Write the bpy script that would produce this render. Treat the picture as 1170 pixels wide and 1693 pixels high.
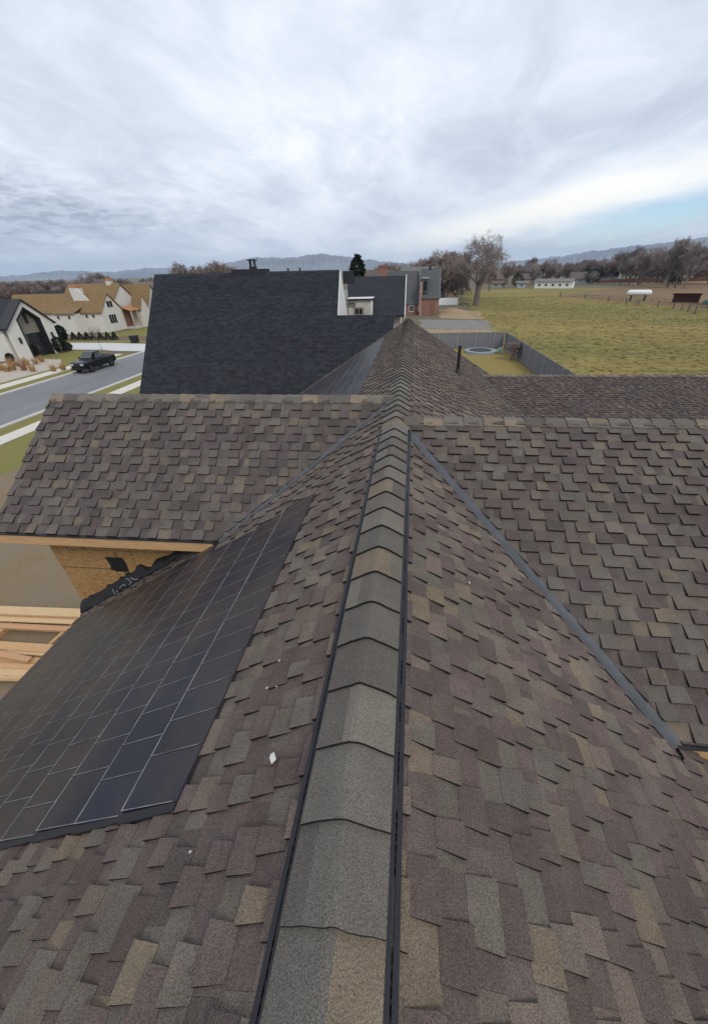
import bpy, bmesh, math, random
from mathutils import Vector, Matrix
from math import radians as R, sin, cos, pi, sqrt
random.seed(7)
scn = bpy.context.scene
for o in list(bpy.data.objects): bpy.data.objects.remove(o)

# ---------------------------------------------------------------- camera
PW, PH = 1170.0, 1693.0
FPX, PPX, PPY = 621.466, 616.0, 846.0
PITCH, YAW, ROLL = 0.56998, 0.106605, -0.024636
CAMH = 9.8
CAM = Vector((0.19825, 0.0, CAMH))
_fw = Vector((-sin(YAW)*cos(PITCH), cos(YAW)*cos(PITCH), -sin(PITCH)))
_rt = Vector((cos(YAW), sin(YAW), 0)); _up = _rt.cross(_fw)
RT = cos(ROLL)*_rt + sin(ROLL)*_up; UP = -sin(ROLL)*_rt + cos(ROLL)*_up; FW = _fw
cd = bpy.data.cameras.new('camera'); cam = bpy.data.objects.new('camera', cd); scn.collection.objects.link(cam)
m = Matrix(((RT.x, UP.x, -FW.x), (RT.y, UP.y, -FW.y), (RT.z, UP.z, -FW.z))).to_4x4(); m.translation = CAM
cam.matrix_world = m
cd.sensor_fit = 'HORIZONTAL'; cd.sensor_width = 36; cd.lens = FPX/PW*36
cd.shift_x = (PW/2-PPX)/PW; cd.shift_y = 0.0
cd.clip_start = .05; cd.clip_end = 120000
scn.camera = cam

def ray(px, py): return FW + RT*((px-PPX)/FPX) - UP*((py-PPY)/FPX)
def G(px, py, z=0.0):                       # pixel -> point on a level plane
    d = ray(px, py); return CAM + d*((z-CAM.z)/d.z)
def AY(px, py, y):                          # pixel -> point on the vertical plane Y = y
    d = ray(px, py); return CAM + d*((y-CAM.y)/d.y)
def AX(px, py, x):
    d = ray(px, py); return CAM + d*((x-CAM.x)/d.x)
def project(P):
    v = P-CAM; d = v.dot(FW)
    if d < .02: return None
    return PPX+FPX*v.dot(RT)/d, PPY-FPX*v.dot(UP)/d, d

# ---------------------------------------------------------------- world: daylight sky under a broken cloud deck
SUN_EL, SUN_AZ = 44, 140                     # azimuth clockwise from +Y
w = bpy.data.worlds.new('World'); scn.world = w; w.use_nodes = True
nt = w.node_tree; nt.nodes.clear(); N = nt.nodes.new; L = nt.links.new
def math_(op, a, b=None, c=None, clamp=False):
    n = N('ShaderNodeMath'); n.operation = op; n.use_clamp = clamp
    for i, v in enumerate((a, b, c)):
        if v is None: continue
        if isinstance(v, (int, float)): n.inputs[i].default_value = v
        else: L(v, n.inputs[i])
    return n.outputs[0]
def sstep(v, lo, hi):
    n = N('ShaderNodeMapRange'); n.interpolation_type = 'SMOOTHSTEP'; n.inputs[1].default_value = lo; n.inputs[2].default_value = hi
    L(v, n.inputs[0]); return n.outputs[0]
def mixc(fac, a, b):
    n = N('ShaderNodeMix'); n.data_type = 'RGBA'
    for i, v in ((0, fac), (6, a), (7, b)):
        if isinstance(v, (tuple, float, int)): n.inputs[i].default_value = (*v, 1) if isinstance(v, tuple) else v
        else: L(v, n.inputs[i])
    return n.outputs[2]
def noise(vec, scale, detail=5, rough=.55, dist=0.0):
    n = N('ShaderNodeTexNoise'); n.inputs['Scale'].default_value = scale; n.inputs['Detail'].default_value = detail
    n.inputs['Roughness'].default_value = rough; n.inputs['Distortion'].default_value = dist; L(vec, n.inputs['Vector']); return n.outputs['Fac']
tc = N('ShaderNodeTexCoord'); sx = N('ShaderNodeSeparateXYZ'); L(tc.outputs['Generated'], sx.inputs[0])
dx, dy, dz = sx.outputs
zc = math_('MAXIMUM', dz, 0.0)
k = math_('DIVIDE', 1.0, math_('ADD', zc, 0.16))
cv = N('ShaderNodeCombineXYZ'); L(math_('MULTIPLY', dx, k), cv.inputs[0]); L(math_('MULTIPLY', dy, k), cv.inputs[1])
mp = N('ShaderNodeMapping'); mp.inputs['Rotation'].default_value = (0, 0, R(-24)); mp.inputs['Scale'].default_value = (1.0, .6, 1); L(cv.outputs[0], mp.inputs[0])
n1 = noise(mp.outputs[0], .55, 6, .55, .4)
n2 = noise(mp.outputs[0], 2.6, 7, .6, .6)
n3 = noise(cv.outputs[0], 7.0, 5, .6, .3)
az = math_('MULTIPLY', math_('ARCTAN2', dx, dy), 180/pi); el = math_('MULTIPLY', math_('ARCSINE', dz), 180/pi)
wob = math_('MULTIPLY', math_('SUBTRACT', n2, .5), 14.0)
# cloud brightness
b0 = math_('ADD', math_('MULTIPLY', n1, .65), math_('MULTIPLY', n2, .35))
b1 = sstep(b0, .38, .62)
def blob(a0, sa, e0, se, tilt=0.0, wf=1.0):
    da = math_('SUBTRACT', az, a0)
    de = math_('SUBTRACT', math_('SUBTRACT', math_('ADD', el, math_('MULTIPLY', wob, .35*wf)), e0), math_('MULTIPLY', da, tilt))
    q = math_('ADD', math_('POWER', math_('DIVIDE', math_('ADD', da, math_('MULTIPLY', wob, .5*wf)), sa), 2.0), math_('POWER', math_('DIVIDE', de, se), 2.0))
    return math_('EXPONENT', math_('MULTIPLY', q, -1.0))
dark_bank = blob(-43, 15, 5.6, 3.0, .03)
mott = sstep(n3, .42, .62)
bright_c = blob(-15, 14, 12.5, 3.6, .12)
cream = blob(14, 17, 5.2, 1.5, .16, .4)
grey_band = blob(8, 22, 9.0, 2.4, .17, .5)
gap = blob(26.5, 9.0, 4.3, 1.35, .14, .16)
br = math_('ADD', math_('MULTIPLY', b1, .46), .35)
br = math_('ADD', br, math_('MULTIPLY', bright_c, .22))
br = math_('SUBTRACT', br, math_('MULTIPLY', dark_bank, math_('ADD', .16, math_('MULTIPLY', mott, .36))))
br = math_('SUBTRACT', br, math_('MULTIPLY', grey_band, .12))
br = math_('ADD', br, math_('MULTIPLY', cream, .55), None, True)
ramp = N('ShaderNodeValToRGB'); L(br, ramp.inputs[0])
cr = ramp.color_ramp; cr.elements[0].position = .0; cr.elements[0].color = (.36, .41, .50, 1)
cr.elements[1].position = 1.0; cr.elements[1].color = (.97, .975, .97, 1)
e = cr.elements.new(.45); e.color = (.60, .66, .755, 1)
e = cr.elements.new(.72); e.color = (.75, .80, .88, 1)
warm = mixc(math_('MULTIPLY', cream, .8), ramp.outputs[0], (1.0, .98, .90))
hz = mixc(math_('MULTIPLY', math_('SUBTRACT', 1.0, sstep(el, 0.0, 3.2)), .55), warm, (.80, .85, .88))
sky = N('ShaderNodeTexSky'); sky.sky_type = 'NISHITA'; sky.sun_disc = False; sky.dust_density = 0.1; sky.ozone_density = 4.0; sky.air_density = 1.0; sky.sun_elevation = R(SUN_EL); sky.sun_rotation = R(SUN_AZ)
bg1 = N('ShaderNodeBackground'); L(sky.outputs[0], bg1.inputs[0]); bg1.inputs[1].default_value = .15
bg2 = N('ShaderNodeBackground'); L(hz, bg2.inputs[0]); bg2.inputs[1].default_value = 1.2
cover = math_('SUBTRACT', 1.0, math_('MULTIPLY', gap, math_('ADD', .85, math_('MULTIPLY', n2, .6))), None, True)
ms = N('ShaderNodeMixShader'); L(cover, ms.inputs[0]); L(bg1.outputs[0], ms.inputs[1]); L(bg2.outputs[0], ms.inputs[2])
wo = N('ShaderNodeOutputWorld'); L(ms.outputs[0], wo.inputs[0])

sl = bpy.data.lights.new('sun', 'SUN'); sl.energy = 1.5; sl.angle = R(18); sl.color = (1, .94, .85)
sun = bpy.data.objects.new('sun', sl); scn.collection.objects.link(sun); sun.location = (0, 0, 60)
sd = Vector((sin(R(SUN_AZ))*cos(R(SUN_EL)), cos(R(SUN_AZ))*cos(R(SUN_EL)), sin(R(SUN_EL))))
sun.rotation_euler = sd.to_track_quat('Z', 'Y').to_euler()
vs = scn.view_settings; vs.view_transform = 'Standard'; vs.look = 'None'; vs.exposure = 0.0; vs.gamma = 1; vs.use_curve_mapping = False
scn.cycles.max_bounces = 6; scn.cycles.volume_bounces = 0

# ---------------------------------------------------------------- helpers
C = scn.collection
class MB:
    """collects polygons; build() links them as ONE mesh object"""
    def __init__(s): s.v = []; s.f = []; s.c = []; s.mi = []
    def add(s, vs, fs, col=None, mi=0):
        b = len(s.v); s.v += [tuple(p) for p in vs]
        for f in fs: s.f.append(tuple(b+i for i in f)); s.c.append(col); s.mi.append(mi)
    def quad(s, a, b, c, d, col=None, mi=0): s.add((a, b, c, d), ((0, 1, 2, 3),), col, mi)
    def box(s, lo, hi, col=None, mi=0, M=None):
        (a, b, c), (d, e_, f) = lo, hi
        P = [Vector(p) for p in ((a, b, c), (d, b, c), (d, e_, c), (a, e_, c), (a, b, f), (d, b, f), (d, e_, f), (a, e_, f))]
        if M: P = [M @ p for p in P]
        s.add(P, ((0, 3, 2, 1), (4, 5, 6, 7), (0, 1, 5, 4), (1, 2, 6, 5), (2, 3, 7, 6), (3, 0, 4, 7)), col, mi)
    def slab(s, poly, off, col=None, mi=0):           # polygon extruded by vector off
        off = Vector(off); n = len(poly); P = [Vector(p) for p in poly]; Q = [p+off for p in P]
        s.add(P+Q, [tuple(range(n))[::-1], tuple(range(n, 2*n))] + [(i, (i+1) % n, n+(i+1) % n, n+i) for i in range(n)], col, mi)
    def tube(s, pts, radii, n=6, col=None, cap=True, mi=0):
        pts = [Vector(p) for p in pts]; vs = []; fs = []
        for i, p in enumerate(pts):
            t = (pts[min(i+1, len(pts)-1)]-pts[max(i-1, 0)]).normalized()
            a = t.orthogonal().normalized() if i == 0 else (a - t*a.dot(t)).normalized()
            b = t.cross(a)
            for k_ in range(n):
                q = 2*pi*k_/n; vs.append(p+(a*cos(q)+b*sin(q))*radii[i])
        for i in range(len(pts)-1):
            for k_ in range(n): fs.append((i*n+k_, i*n+(k_+1) % n, (i+1)*n+(k_+1) % n, (i+1)*n+k_))
        if cap: fs.append(tuple(range(n))[::-1]); fs.append(tuple(range((len(pts)-1)*n, len(pts)*n)))
        s.add(vs, fs, col, mi)
    def build(s, name, mat=None, parent=None, smooth=False, bevel=0):
        me = bpy.data.meshes.new(name); me.from_pydata(s.v, [], s.f)
        mats = mat if isinstance(mat, (list, tuple)) else [mat]
        for mm in mats:
            if mm: me.materials.append(mm)
        if any(s.mi): me.polygons.foreach_set('material_index', s.mi)
        if any(c is not None for c in s.c):
            at = me.color_attributes.new('col', 'FLOAT_COLOR', 'CORNER'); buf = []
            for p, c in zip(me.polygons, s.c):
                c = c or (.2, .2, .2); buf += [c[0], c[1], c[2], 1.0]*p.loop_total
            at.data.foreach_set('color', buf)
        if smooth: me.polygons.foreach_set('use_smooth', [True]*len(me.polygons))
        me.update(); ob = bpy.data.objects.new(name, me); C.objects.link(ob)
        if parent: ob.parent = parent
        if bevel:
            bv = ob.modifiers.new('bevel', 'BEVEL'); bv.width = bevel; bv.segments = 2; bv.limit_method = 'ANGLE'
        return ob
def empty(name, loc, rz=0.0):
    o = bpy.data.objects.new(name, None); C.objects.link(o); o.empty_display_size = .2
    o.location = loc; o.rotation_euler = (0, 0, rz); return o
def tag(o, label=None, cat=None, group=None, kind=None):
    if label: o['label'] = label
    if cat: o['category'] = cat
    if group: o['group'] = group
    if kind: o['kind'] = kind
    return o
def keep(o, parent):                        # parent in place (parent is an unrotated empty)
    o.parent = parent; o.matrix_parent_inverse = Matrix.Translation(-Vector(parent.location)); return o
def copy_tree(o, parent=None):
    c = o.copy(); C.objects.link(c)
    if parent: c.parent = parent
    for ch in [x for x in bpy.data.objects if x.parent is o]: copy_tree(ch, c)
    return c

MATS = {}
def mat(name, col, rough=.8, var=.18, scale=3.0, bump=0.0, bscale=40.0, attr=False, spec=.3, metal=0.0, fine=0.0, fscale=300.0, col2=None, stretch=None, detail=4, big=0.0, bigscale=.02):
    if name in MATS: return MATS[name]
    m_ = bpy.data.materials.new(name); m_.use_nodes = True; t = m_.node_tree; b = t.nodes['Principled BSDF']
    def nn(k_): return t.nodes.new(k_)
    tcn = nn('ShaderNodeTexCoord'); vec = tcn.outputs['Object']
    if stretch:
        mpn = nn('ShaderNodeMapping'); mpn.inputs['Scale'].default_value = stretch; t.links.new(vec, mpn.inputs[0]); vec = mpn.outputs[0]
    def noi(sc, de=4, ro=.6):
        n = nn('ShaderNodeTexNoise'); n.inputs['Scale'].default_value = sc; n.inputs['Detail'].default_value = de; n.inputs['Roughness'].default_value = ro
        t.links.new(vec, n.inputs['Vector']); return n.outputs['Fac']
    if attr:
        a = nn('ShaderNodeAttribute'); a.attribute_name = 'col'; base = a.outputs['Color']
    else:
        rg = nn('ShaderNodeRGB'); rg.outputs[0].default_value = (*col, 1); base = rg.outputs[0]
    nf = noi(scale, detail)
    if col2:
        mr = nn('ShaderNodeMapRange'); mr.inputs[1].default_value = .35; mr.inputs[2].default_value = .65; t.links.new(nf, mr.inputs[0])
        mx = nn('ShaderNodeMix'); mx.data_type = 'RGBA'; t.links.new(mr.outputs[0], mx.inputs[0]); t.links.new(base, mx.inputs[6]); mx.inputs[7].default_value = (*col2, 1); base = mx.outputs[2]
    def modulate(base, fac, amt):
        mr = nn('ShaderNodeMapRange'); mr.inputs[1].default_value = .25; mr.inputs[2].default_value = .75; mr.inputs[3].default_value = 1-amt; mr.inputs[4].default_value = 1+amt; mr.clamp = False
        t.links.new(fac, mr.inputs[0])
        vm = nn('ShaderNodeVectorMath'); vm.operation = 'SCALE'; t.links.new(base, vm.inputs[0]); t.links.new(mr.outputs[0], vm.inputs['Scale']); return vm.outputs[0]
    if var: base = modulate(base, nf, var)
    if fine: base = modulate(base, noi(fscale, 2, .8), fine)
    if big: base = modulate(base, noi(bigscale, 3, .5), big)
    t.links.new(base, b.inputs['Base Color'])
    b.inputs['Roughness'].default_value = rough; b.inputs['Specular IOR Level'].default_value = spec; b.inputs['Metallic'].default_value = metal
    if bump:
        bn = nn('ShaderNodeBump'); bn.inputs['Strength'].default_value = bump; bn.inputs['Distance'].default_value = .01
        t.links.new(noi(bscale, 3), bn.inputs['Height']); t.links.new(bn.outputs[0], b.inputs['Normal'])
    MATS[name] = m_; return m_

M_SHINGLE = mat('asphalt_shingle', (.2, .18, .16), .95, .17, 5.5, .5, 420, attr=True, spec=.12, fine=.8, fscale=190, big=.14, bigscale=.9)
M_DECK = mat('shingle_underlay', (.10, .09, .085), .95, .2, 2)
M_CAP = mat('ridge_cap_shingle', (.2, .18, .16), .95, .12, 5, .5, 420, attr=True, spec=.12, fine=.8, fscale=210)
M_VENT = mat('black_plastic', (.012, .012, .016), .45, .2, 20, spec=.4)
M_VALLEY = mat('grey_valley_metal', (.085, .087, .093), .5, .22, 6, .15, 12, spec=.5, metal=.25, stretch=(1, 1, 1))
M_SOLAREDGE = mat('solar_edge_strip', (.20, .20, .21), .5, .5, 9)
M_OSB = mat('oriented_strand_board', (.46, .285, .12), .85, .4, 13, .2, 60, col2=(.20, .10, .034), stretch=(1, 1, 1.6), detail=8, fine=.6, fscale=42)
M_LUMBER = mat('sawn_lumber', (.60, .38, .19), .75, .25, 2.5, .15, 30, col2=(.44, .26, .13), stretch=(.7, 10, 10), fine=.2, fscale=6)
M_BLACKWRAP = mat('black_underlayment', (.012, .012, .014), .55, .4, 9, .6, 14)
M_WHITE = mat('white_siding', (.62, .60, .55), .8, .06, .8)
M_PRINT = mat('white_print', (.32, .33, .40), .7, .2, 30)
M_WHITETRIM = mat('white_trim', (.72, .72, .70), .6, .05, 2)
M_BLACKTRIM = mat('black_trim', (.02, .02, .022), .5, .1, 4)
M_GLASS = mat('window_glass', (.02, .025, .03), .08, .1, 1, spec=.7)
M_BARK = mat('bark', (.15, .12, .105), .95, .25, 3, .4, 10)
M_TWIG = mat('bare_twigs', (.225, .178, .160), .95, .2, .3)
M_TWIG2 = mat('grey_twigs', (.285, .245, .230), .95, .2, .3)
M_CONE = mat('evergreen_needles', (.030, .042, .026), .9, .35, 1.2)
M_CONC = mat('concrete', (.50, .49, .46), .9, .08, .7, .1, 30)
M_ASPH = mat('road_asphalt', (.195, .195, .20), .9, .14, .25, .1, 60, fine=.15, fscale=40, big=.18, bigscale=.05, stretch=(1.6, .3, 1))

# ---------------------------------------------------------------- ground and setting
def sheet(name, pts, z, m_, kind='structure'):
    b = MB(); b.add([(p[0], p[1], z) for p in pts], [tuple(range(len(pts)))])
    return tag(b.build(name, m_), kind=kind)
def ragged(pts, amp, seg=1.2):
    out = []; rr_ = random.Random(len(pts)*7+int(pts[0][1]))
    for i in range(len(pts)):
        (x0, y0), (x1, y1) = pts[i], pts[(i+1) % len(pts)]; n_ = max(1, int(math.hypot(x1-x0, y1-y0)/seg))
        for k_ in range(n_):
            t = k_/n_; out.append((x0+(x1-x0)*t+rr_.uniform(-amp, amp), y0+(y1-y0)*t+rr_.uniform(-amp, amp)))
    return out
def rect(x0, x1, y0, y1): return [(x0, y0), (x1, y0), (x1, y1), (x0, y1)]
M_GROUND = mat('winter_ground', (.15, .125, .075), .95, .25, .012, col2=(.11, .095, .06))
M_FIELD = mat('pasture_grass', (.27, .195, .060), .95, .28, .030, col2=(.125, .125, .030), fine=.40, fscale=.42, stretch=(.5, 1.6, 1), detail=7, big=.3, bigscale=.022)
M_DIRT = mat('bare_dirt', (.23, .165, .095), .95, .18, .5, .4, 6, col2=(.18, .145, .10), fine=.15, fscale=12)
M_LAWN = mat('dormant_lawn', (.225, .19, .055), .95, .22, .35, .3, 30, col2=(.15, .145, .04), fine=.2, fscale=9)
M_YARD = mat('yard_grass', (.27, .20, .06), .95, .2, .3, col2=(.20, .16, .05))
M_PLOUGH = mat('brown_field', (.19, .115, .065), .95, .18, .04, stretch=(.3, 1.5, 1), col2=(.17, .12, .065))
M_STRAW = mat('dry_straw', (.36, .265, .15), .95, .25, .25, col2=(.25, .19, .11))
M_GRAVEL = mat('gravel', (.20, .19, .175), .95, .12, .5)
sheet('ground', rect(-12800, 12800, -1400, 12300), 0, M_GROUND)
sheet('field', [(14.2, 18), (260, 18), (230, 168), (118, 228), (60, 262), (24, 235), (19, 150), (14.2, 80)], .004, M_FIELD)
sheet('brown_field', ragged([(57, 176), (64, 151), (67, 131), (76, 117), (110, 108), (320, 190), (330, 330), (185, 330), (104, 240)], 1.6, 4), .008, M_PLOUGH)
sheet('stubble_strip', [(128, 275), (300, 282), (300, 300), (132, 290)], .012, M_STRAW)
sheet('dirt_lot', rect(-24, 14, -14, 22), .004, M_DIRT)
sheet('lawn', [(-28.3, -20), (-24, -20), (-24, 19), (-19, 22), (-19, 60), (-28.3, 60)], .008, M_LAWN)
sheet('verge', rect(-31.55, -29.95, -20, 300), .010, M_LAWN)
sheet('verge', [(-43.2, -20), (-41.35, -20), (-41.35, 57.8), (-43.2, 57.0)], .010, M_LAWN)
sheet('lawn', [(-62, 20), (-45, 20), (-45, 54.5), (-49, 60), (-57, 60.5), (-57, 49), (-62, 49)], .010, M_LAWN)
sheet('lawn', [(-72, 69.5), (-44.8, 67.2), (-44.8, 140), (-60, 140), (-62, 79.5), (-72, 78.5)], .010, M_LAWN)
sheet('planting_bed', [(-74, 72.5), (-47, 70.5), (-47, 76), (-74, 77.5)], .014, mat('bark_mulch', (.15, .105, .065), .95, .3, 1.5))
sheet('gravel_bed', [(-56.5, 38), (-46, 38), (-46, 48), (-50, 53), (-56.5, 54)], .016, mat('pale_gravel', (.42, .37, .31), .95, .2, 1.2))
sheet('lawn', rect(-2, 13.4, 34, 60), .012, M_YARD)
sheet('straw_patch', ragged([(3, 66), (13, 66), (15.5, 80), (2, 82)], .7), .012, M_STRAW)
sheet('gravel_path', ragged([(2, 83), (15.5, 81), (16.5, 96), (2, 99)], .7), .016, M_GRAVEL)
sheet('straw_patch', ragged([(6.5, 101), (16.5, 98), (18, 118), (8, 124)], .7), .012, M_STRAW)
sheet('driveway', [(-41.3, 59.3), (-41.3, 66.3), (-44.5, 66.4), (-53, 67.9), (-64, 68.6), (-64, 62.2), (-57, 61.3), (-50, 61.0), (-46.5, 59.8)], .020, mat('white_concrete', (.54, .54, .535), .85, .05, .5))
sheet('road', rect(-40.9, -31.95, -30, 400), .006, M_ASPH)
def kerb(name, x0, x1, y0, y1):
    b = MB(); b.box((x0, y0, 0), (x1, y1, .12)); tag(b.build(name, M_CONC), kind='structure')
kerb('kerb', -31.95, -31.55, -30, 300); kerb('kerb', -41.35, -40.9, -30, 58.8); kerb('kerb', -41.35, -40.9, 66.8, 400)
def walk(x0, x1, y0, y1, z=.05):
    root = tag(empty('sidewalk', (x0, y0, 0)), kind='structure')
    b = MB(); b.box((0, 0, 0), (x1-x0, 1.49, z))
    first = None; y = y0; i = 0
    while y < y1:
        if first is None: o = b.build('paving_slab', M_SIDEWALK, root); first = o
        else: o = first.copy(); C.objects.link(o)
        o.location = (0, y-y0, random.uniform(0, .006)); y += 1.5; i += 1
    return root
M_SIDEWALK = mat('sidewalk_concrete', (.60, .56, .49), .9, .1, .6, .1, 30)
walk(-29.95, -28.45, 12, 60); walk(-45.0, -43.3, 30, 57)

# ---------------------------------------------------------------- the shingled house
ZR = CAMH-1.8037
SM, SLW, SRW, SF = .6208, .7422, .4301, .26        # slopes: main roof, left wing, right wing, far wing
YL, YR, YE = 6.4767, 5.3592, 18.684                # ridge lines of the wings, far gable of the main roof
YF, ZF = 16.4, ZR-1.9
EX = .143
house = empty('shingled_house', (0, 0, 0))
tag(house, 'unfinished house with brown asphalt shingle roof, black solar shingles and bare strand board wall', 'house')

PAL = [(.200, .165, .126), (.146, .117, .109), (.170, .150, .129), (.130, .107, .098), (.183, .153, .129), (.158, .145, .125), (.143, .119, .110), (.222, .186, .138), (.116, .100, .092)]
PWT = [5, 17, 16, 14, 14, 13, 17, 1, 9]
PMEAN = (.158, .133, .118)
def shcol(tint=(1, 1, 1), soft=.0):
    c = random.choices(PAL, PWT)[0]; k_ = random.uniform(.90, 1.08); return tuple((c[i]*(1-soft)+PMEAN[i]*soft)*k_*tint[i] for i in range(3))
def clip(poly, hull):                       # Sutherland-Hodgman, hull counter-clockwise convex
    out = poly
    for i in range(len(hull)):
        (x1, y1), (x2, y2) = hull[i], hull[(i+1) % len(hull)]
        inp, out = out, []
        if not inp: break
        def side(p): return (x2-x1)*(p[1]-y1)-(y2-y1)*(p[0]-x1)
        for j in range(len(inp)):
            p, q = inp[j], inp[(j+1) % len(inp)]; sp, sq = side(p), side(q)
            if sp >= 0: out.append(p)
            if (sp >= 0) != (sq >= 0):
                t = sp/(sp-sq); out.append((p[0]+t*(q[0]-p[0]), p[1]+t*(q[1]-p[1])))
    return out
def ccw(h):
    a = sum(h[i][0]*h[(i+1) % len(h)][1]-h[(i+1) % len(h)][0]*h[i][1] for i in range(len(h))); return h if a > 0 else h[::-1]
FIELD = MB(); TEETH = []
def poly_piece(mbs, poly, P, d0, d1, h0, h1, hb, col, edge=(.022, .020, .020)):
    """a lapped piece: polygon in (a,d); height h0 at d0 .. h1 at d1 above the deck, skirt down to hb"""
    n = len(poly)
    if n < 3: return
    top = [P(a, d, h0+(h1-h0)*(d-d0)/(d1-d0)) for a, d in poly]; bot = [P(a, d, hb) for a, d in poly]
    mbs.add(top, [tuple(range(n))], col)
    mbs.add(top+bot, [(i, n+i, n+(i+1) % n, (i+1) % n) for i in range(n)], edge)     # cut asphalt edge
def shingle_plane(O, A, Dn, hulls, amin, amax, dmax, tint=(1, 1, 1), EX=EX, tooth=(.10, .23), gapw=(.07, .20), soft=.0, step=None, butt=.023):
    A = Vector(A); Dn = Vector(Dn).normalized(); Nn = A.cross(Dn)
    if Nn.z < 0: Nn = -Nn
    ccw_ok = A.cross(Dn).z > 0
    def P(a, d, h): return O+A*a+Dn*d+Nn*h
    hulls = [ccw(h) for h in hulls]
    mt_, mg_ = sum(tooth)/2, sum(gapw)/2; pat_w = (mt_, mt_*1.14, mt_*.86); pat_g = (mg_, mg_*.85, mg_*1.15)
    for k_ in range(int(dmax/EX)+1):
        d0, d1 = k_*EX, (k_+1)*EX
        jit = random.uniform(-.002, .002)
        a = amin-random.uniform(0, .3)
        while a < amax:                     # back layer, long pieces of one colour
            wd = random.uniform(.16, .42)
            q = [(a, d0-.02), (a+wd+.002, d0-.02), (a+wd+.002, d1+jit), (a, d1+jit)]
            col = shcol(tint, soft)
            for h in hulls:
                pc = clip(q, h)
                if len(pc) > 2:
                    if not ccw_ok: pc = pc[::-1]
                    poly_piece(FIELD, pc, P, d0-.02, d1, .003, .0065, .0, col, col)
            a += wd
        a = amin-random.uniform(0, .3) if step is None else amin-4*abs(step)-((k_*step+random.uniform(-.018, .018)) % (3*(sum(tooth)+sum(gapw))/2))
        pi_ = 0; rs_ = random.Random(17) if step is not None else random
        while a < amax:                     # front layer, the teeth
            wd = rs_.uniform(*tooth) if step is None else pat_w[pi_ % 3]+random.uniform(-.012, .012); fl = random.uniform(.004, .014)
            e1, e2 = random.uniform(-.003, .003), random.uniform(-.003, .003)
            q = [(a+fl, d0-.006), (a+wd-fl, d0-.006), (a+wd, d1+jit+e1), (a, d1+jit+e2)]
            col = shcol(tint, soft)
            lift = random.uniform(0, .003)
            for h in hulls:
                pc = clip(q, h)
                if len(pc) > 2:
                    if not ccw_ok: pc = pc[::-1]
                    ctr = P(sum(p[0] for p in pc)/len(pc), sum(p[1] for p in pc)/len(pc), .02)
                    area = abs(sum(pc[i][0]*pc[(i+1) % len(pc)][1]-pc[(i+1) % len(pc)][0]*pc[i][1] for i in range(len(pc))))/2
                    TEETH.append((pc, P, d0, d1, .009, butt+lift, .0, col, ctr, area, Nn))
            a += wd+(random.uniform(*gapw) if step is None else pat_g[pi_ % 3]+random.uniform(-.012, .012)); pi_ += 1

cM = 1/sqrt(1+SM*SM); kM = 1/cM
def ml(x, y): return (y, x*kM)              # plan (|x|, y) -> (a, d) on the main slopes
XE = 6.1
OM = Vector((0, 0, ZR))
vL = SM/SLW; vR = SM/SRW
dsp = EX*round(2.1*kM/EX)/kM
left_near = [ml(0, -1.6), ml(0, YL-.14), ml(dsp, YL-.14-vL*dsp), ml(dsp, -1.6)]
left_low = [ml(dsp, -1.6), ml(dsp, 4.70), ml(XE, 4.70), ml(XE, -1.6)]
left_far = [ml(0, YL), ml(0, YE), ml(XE, YE), ml(XE, YL+vL*XE)]
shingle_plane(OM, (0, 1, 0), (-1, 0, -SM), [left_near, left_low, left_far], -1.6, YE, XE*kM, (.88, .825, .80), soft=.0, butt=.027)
dsr = EX*round(2.155*kM/EX)/kM
right_near = [ml(0, -1.6), ml(0, YR-.235), ml(dsr, YR-.235-vR*dsr), ml(dsr, -1.6)]
dsq = dsr+2*EX/kM
right_mid = [ml(dsr, -1.6), ml(dsr, YR-.235-vR*dsr), ml(dsq, YR-.235-vR*dsq), ml(dsq, -1.6)]
right_low = [ml(dsq, -1.6), ml(dsq, 2.05), ml(XE, 2.05), ml(XE, -1.6)]
right_far = [ml(0, YR), ml(4.787, YR+vR*4.787), ml(2.1, YE), ml(0, YE)]
right_tip = [ml(2.1, YE), ml(3.06, 16.4), ml(4.0, YE)]
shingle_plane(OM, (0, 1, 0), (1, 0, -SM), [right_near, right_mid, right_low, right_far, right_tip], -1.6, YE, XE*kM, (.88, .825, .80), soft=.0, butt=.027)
cL = sqrt(1+SLW*SLW); OL = Vector((0, YL, ZR))
YLE = 4.32
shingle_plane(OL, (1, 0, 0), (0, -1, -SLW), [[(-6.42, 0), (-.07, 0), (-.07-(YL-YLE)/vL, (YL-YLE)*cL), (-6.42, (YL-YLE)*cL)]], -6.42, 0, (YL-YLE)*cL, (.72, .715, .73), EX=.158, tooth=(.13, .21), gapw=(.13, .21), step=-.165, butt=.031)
cRr = sqrt(1+SRW*SRW); ORr = Vector((0, YR, ZR)); YRE = 1.80
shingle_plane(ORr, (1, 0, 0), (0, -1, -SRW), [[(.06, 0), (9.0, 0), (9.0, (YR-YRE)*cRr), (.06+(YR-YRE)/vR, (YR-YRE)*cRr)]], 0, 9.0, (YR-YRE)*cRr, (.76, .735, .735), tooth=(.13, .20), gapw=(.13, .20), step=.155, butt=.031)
cFf = sqrt(1+SF*SF); OF = Vector((0, YF, ZF)); YFE = 10.2
shingle_plane(OF, (1, 0, 0), (0, -1, -SF), [[(3.1, 0), (16, 0), (16, (YF-YFE)*cFf), (3.1+(YF-YFE)*.4178, (YF-YFE)*cFf)]], 3, 16, (YF-YFE)*cFf, (.64, .59, .60))
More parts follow.
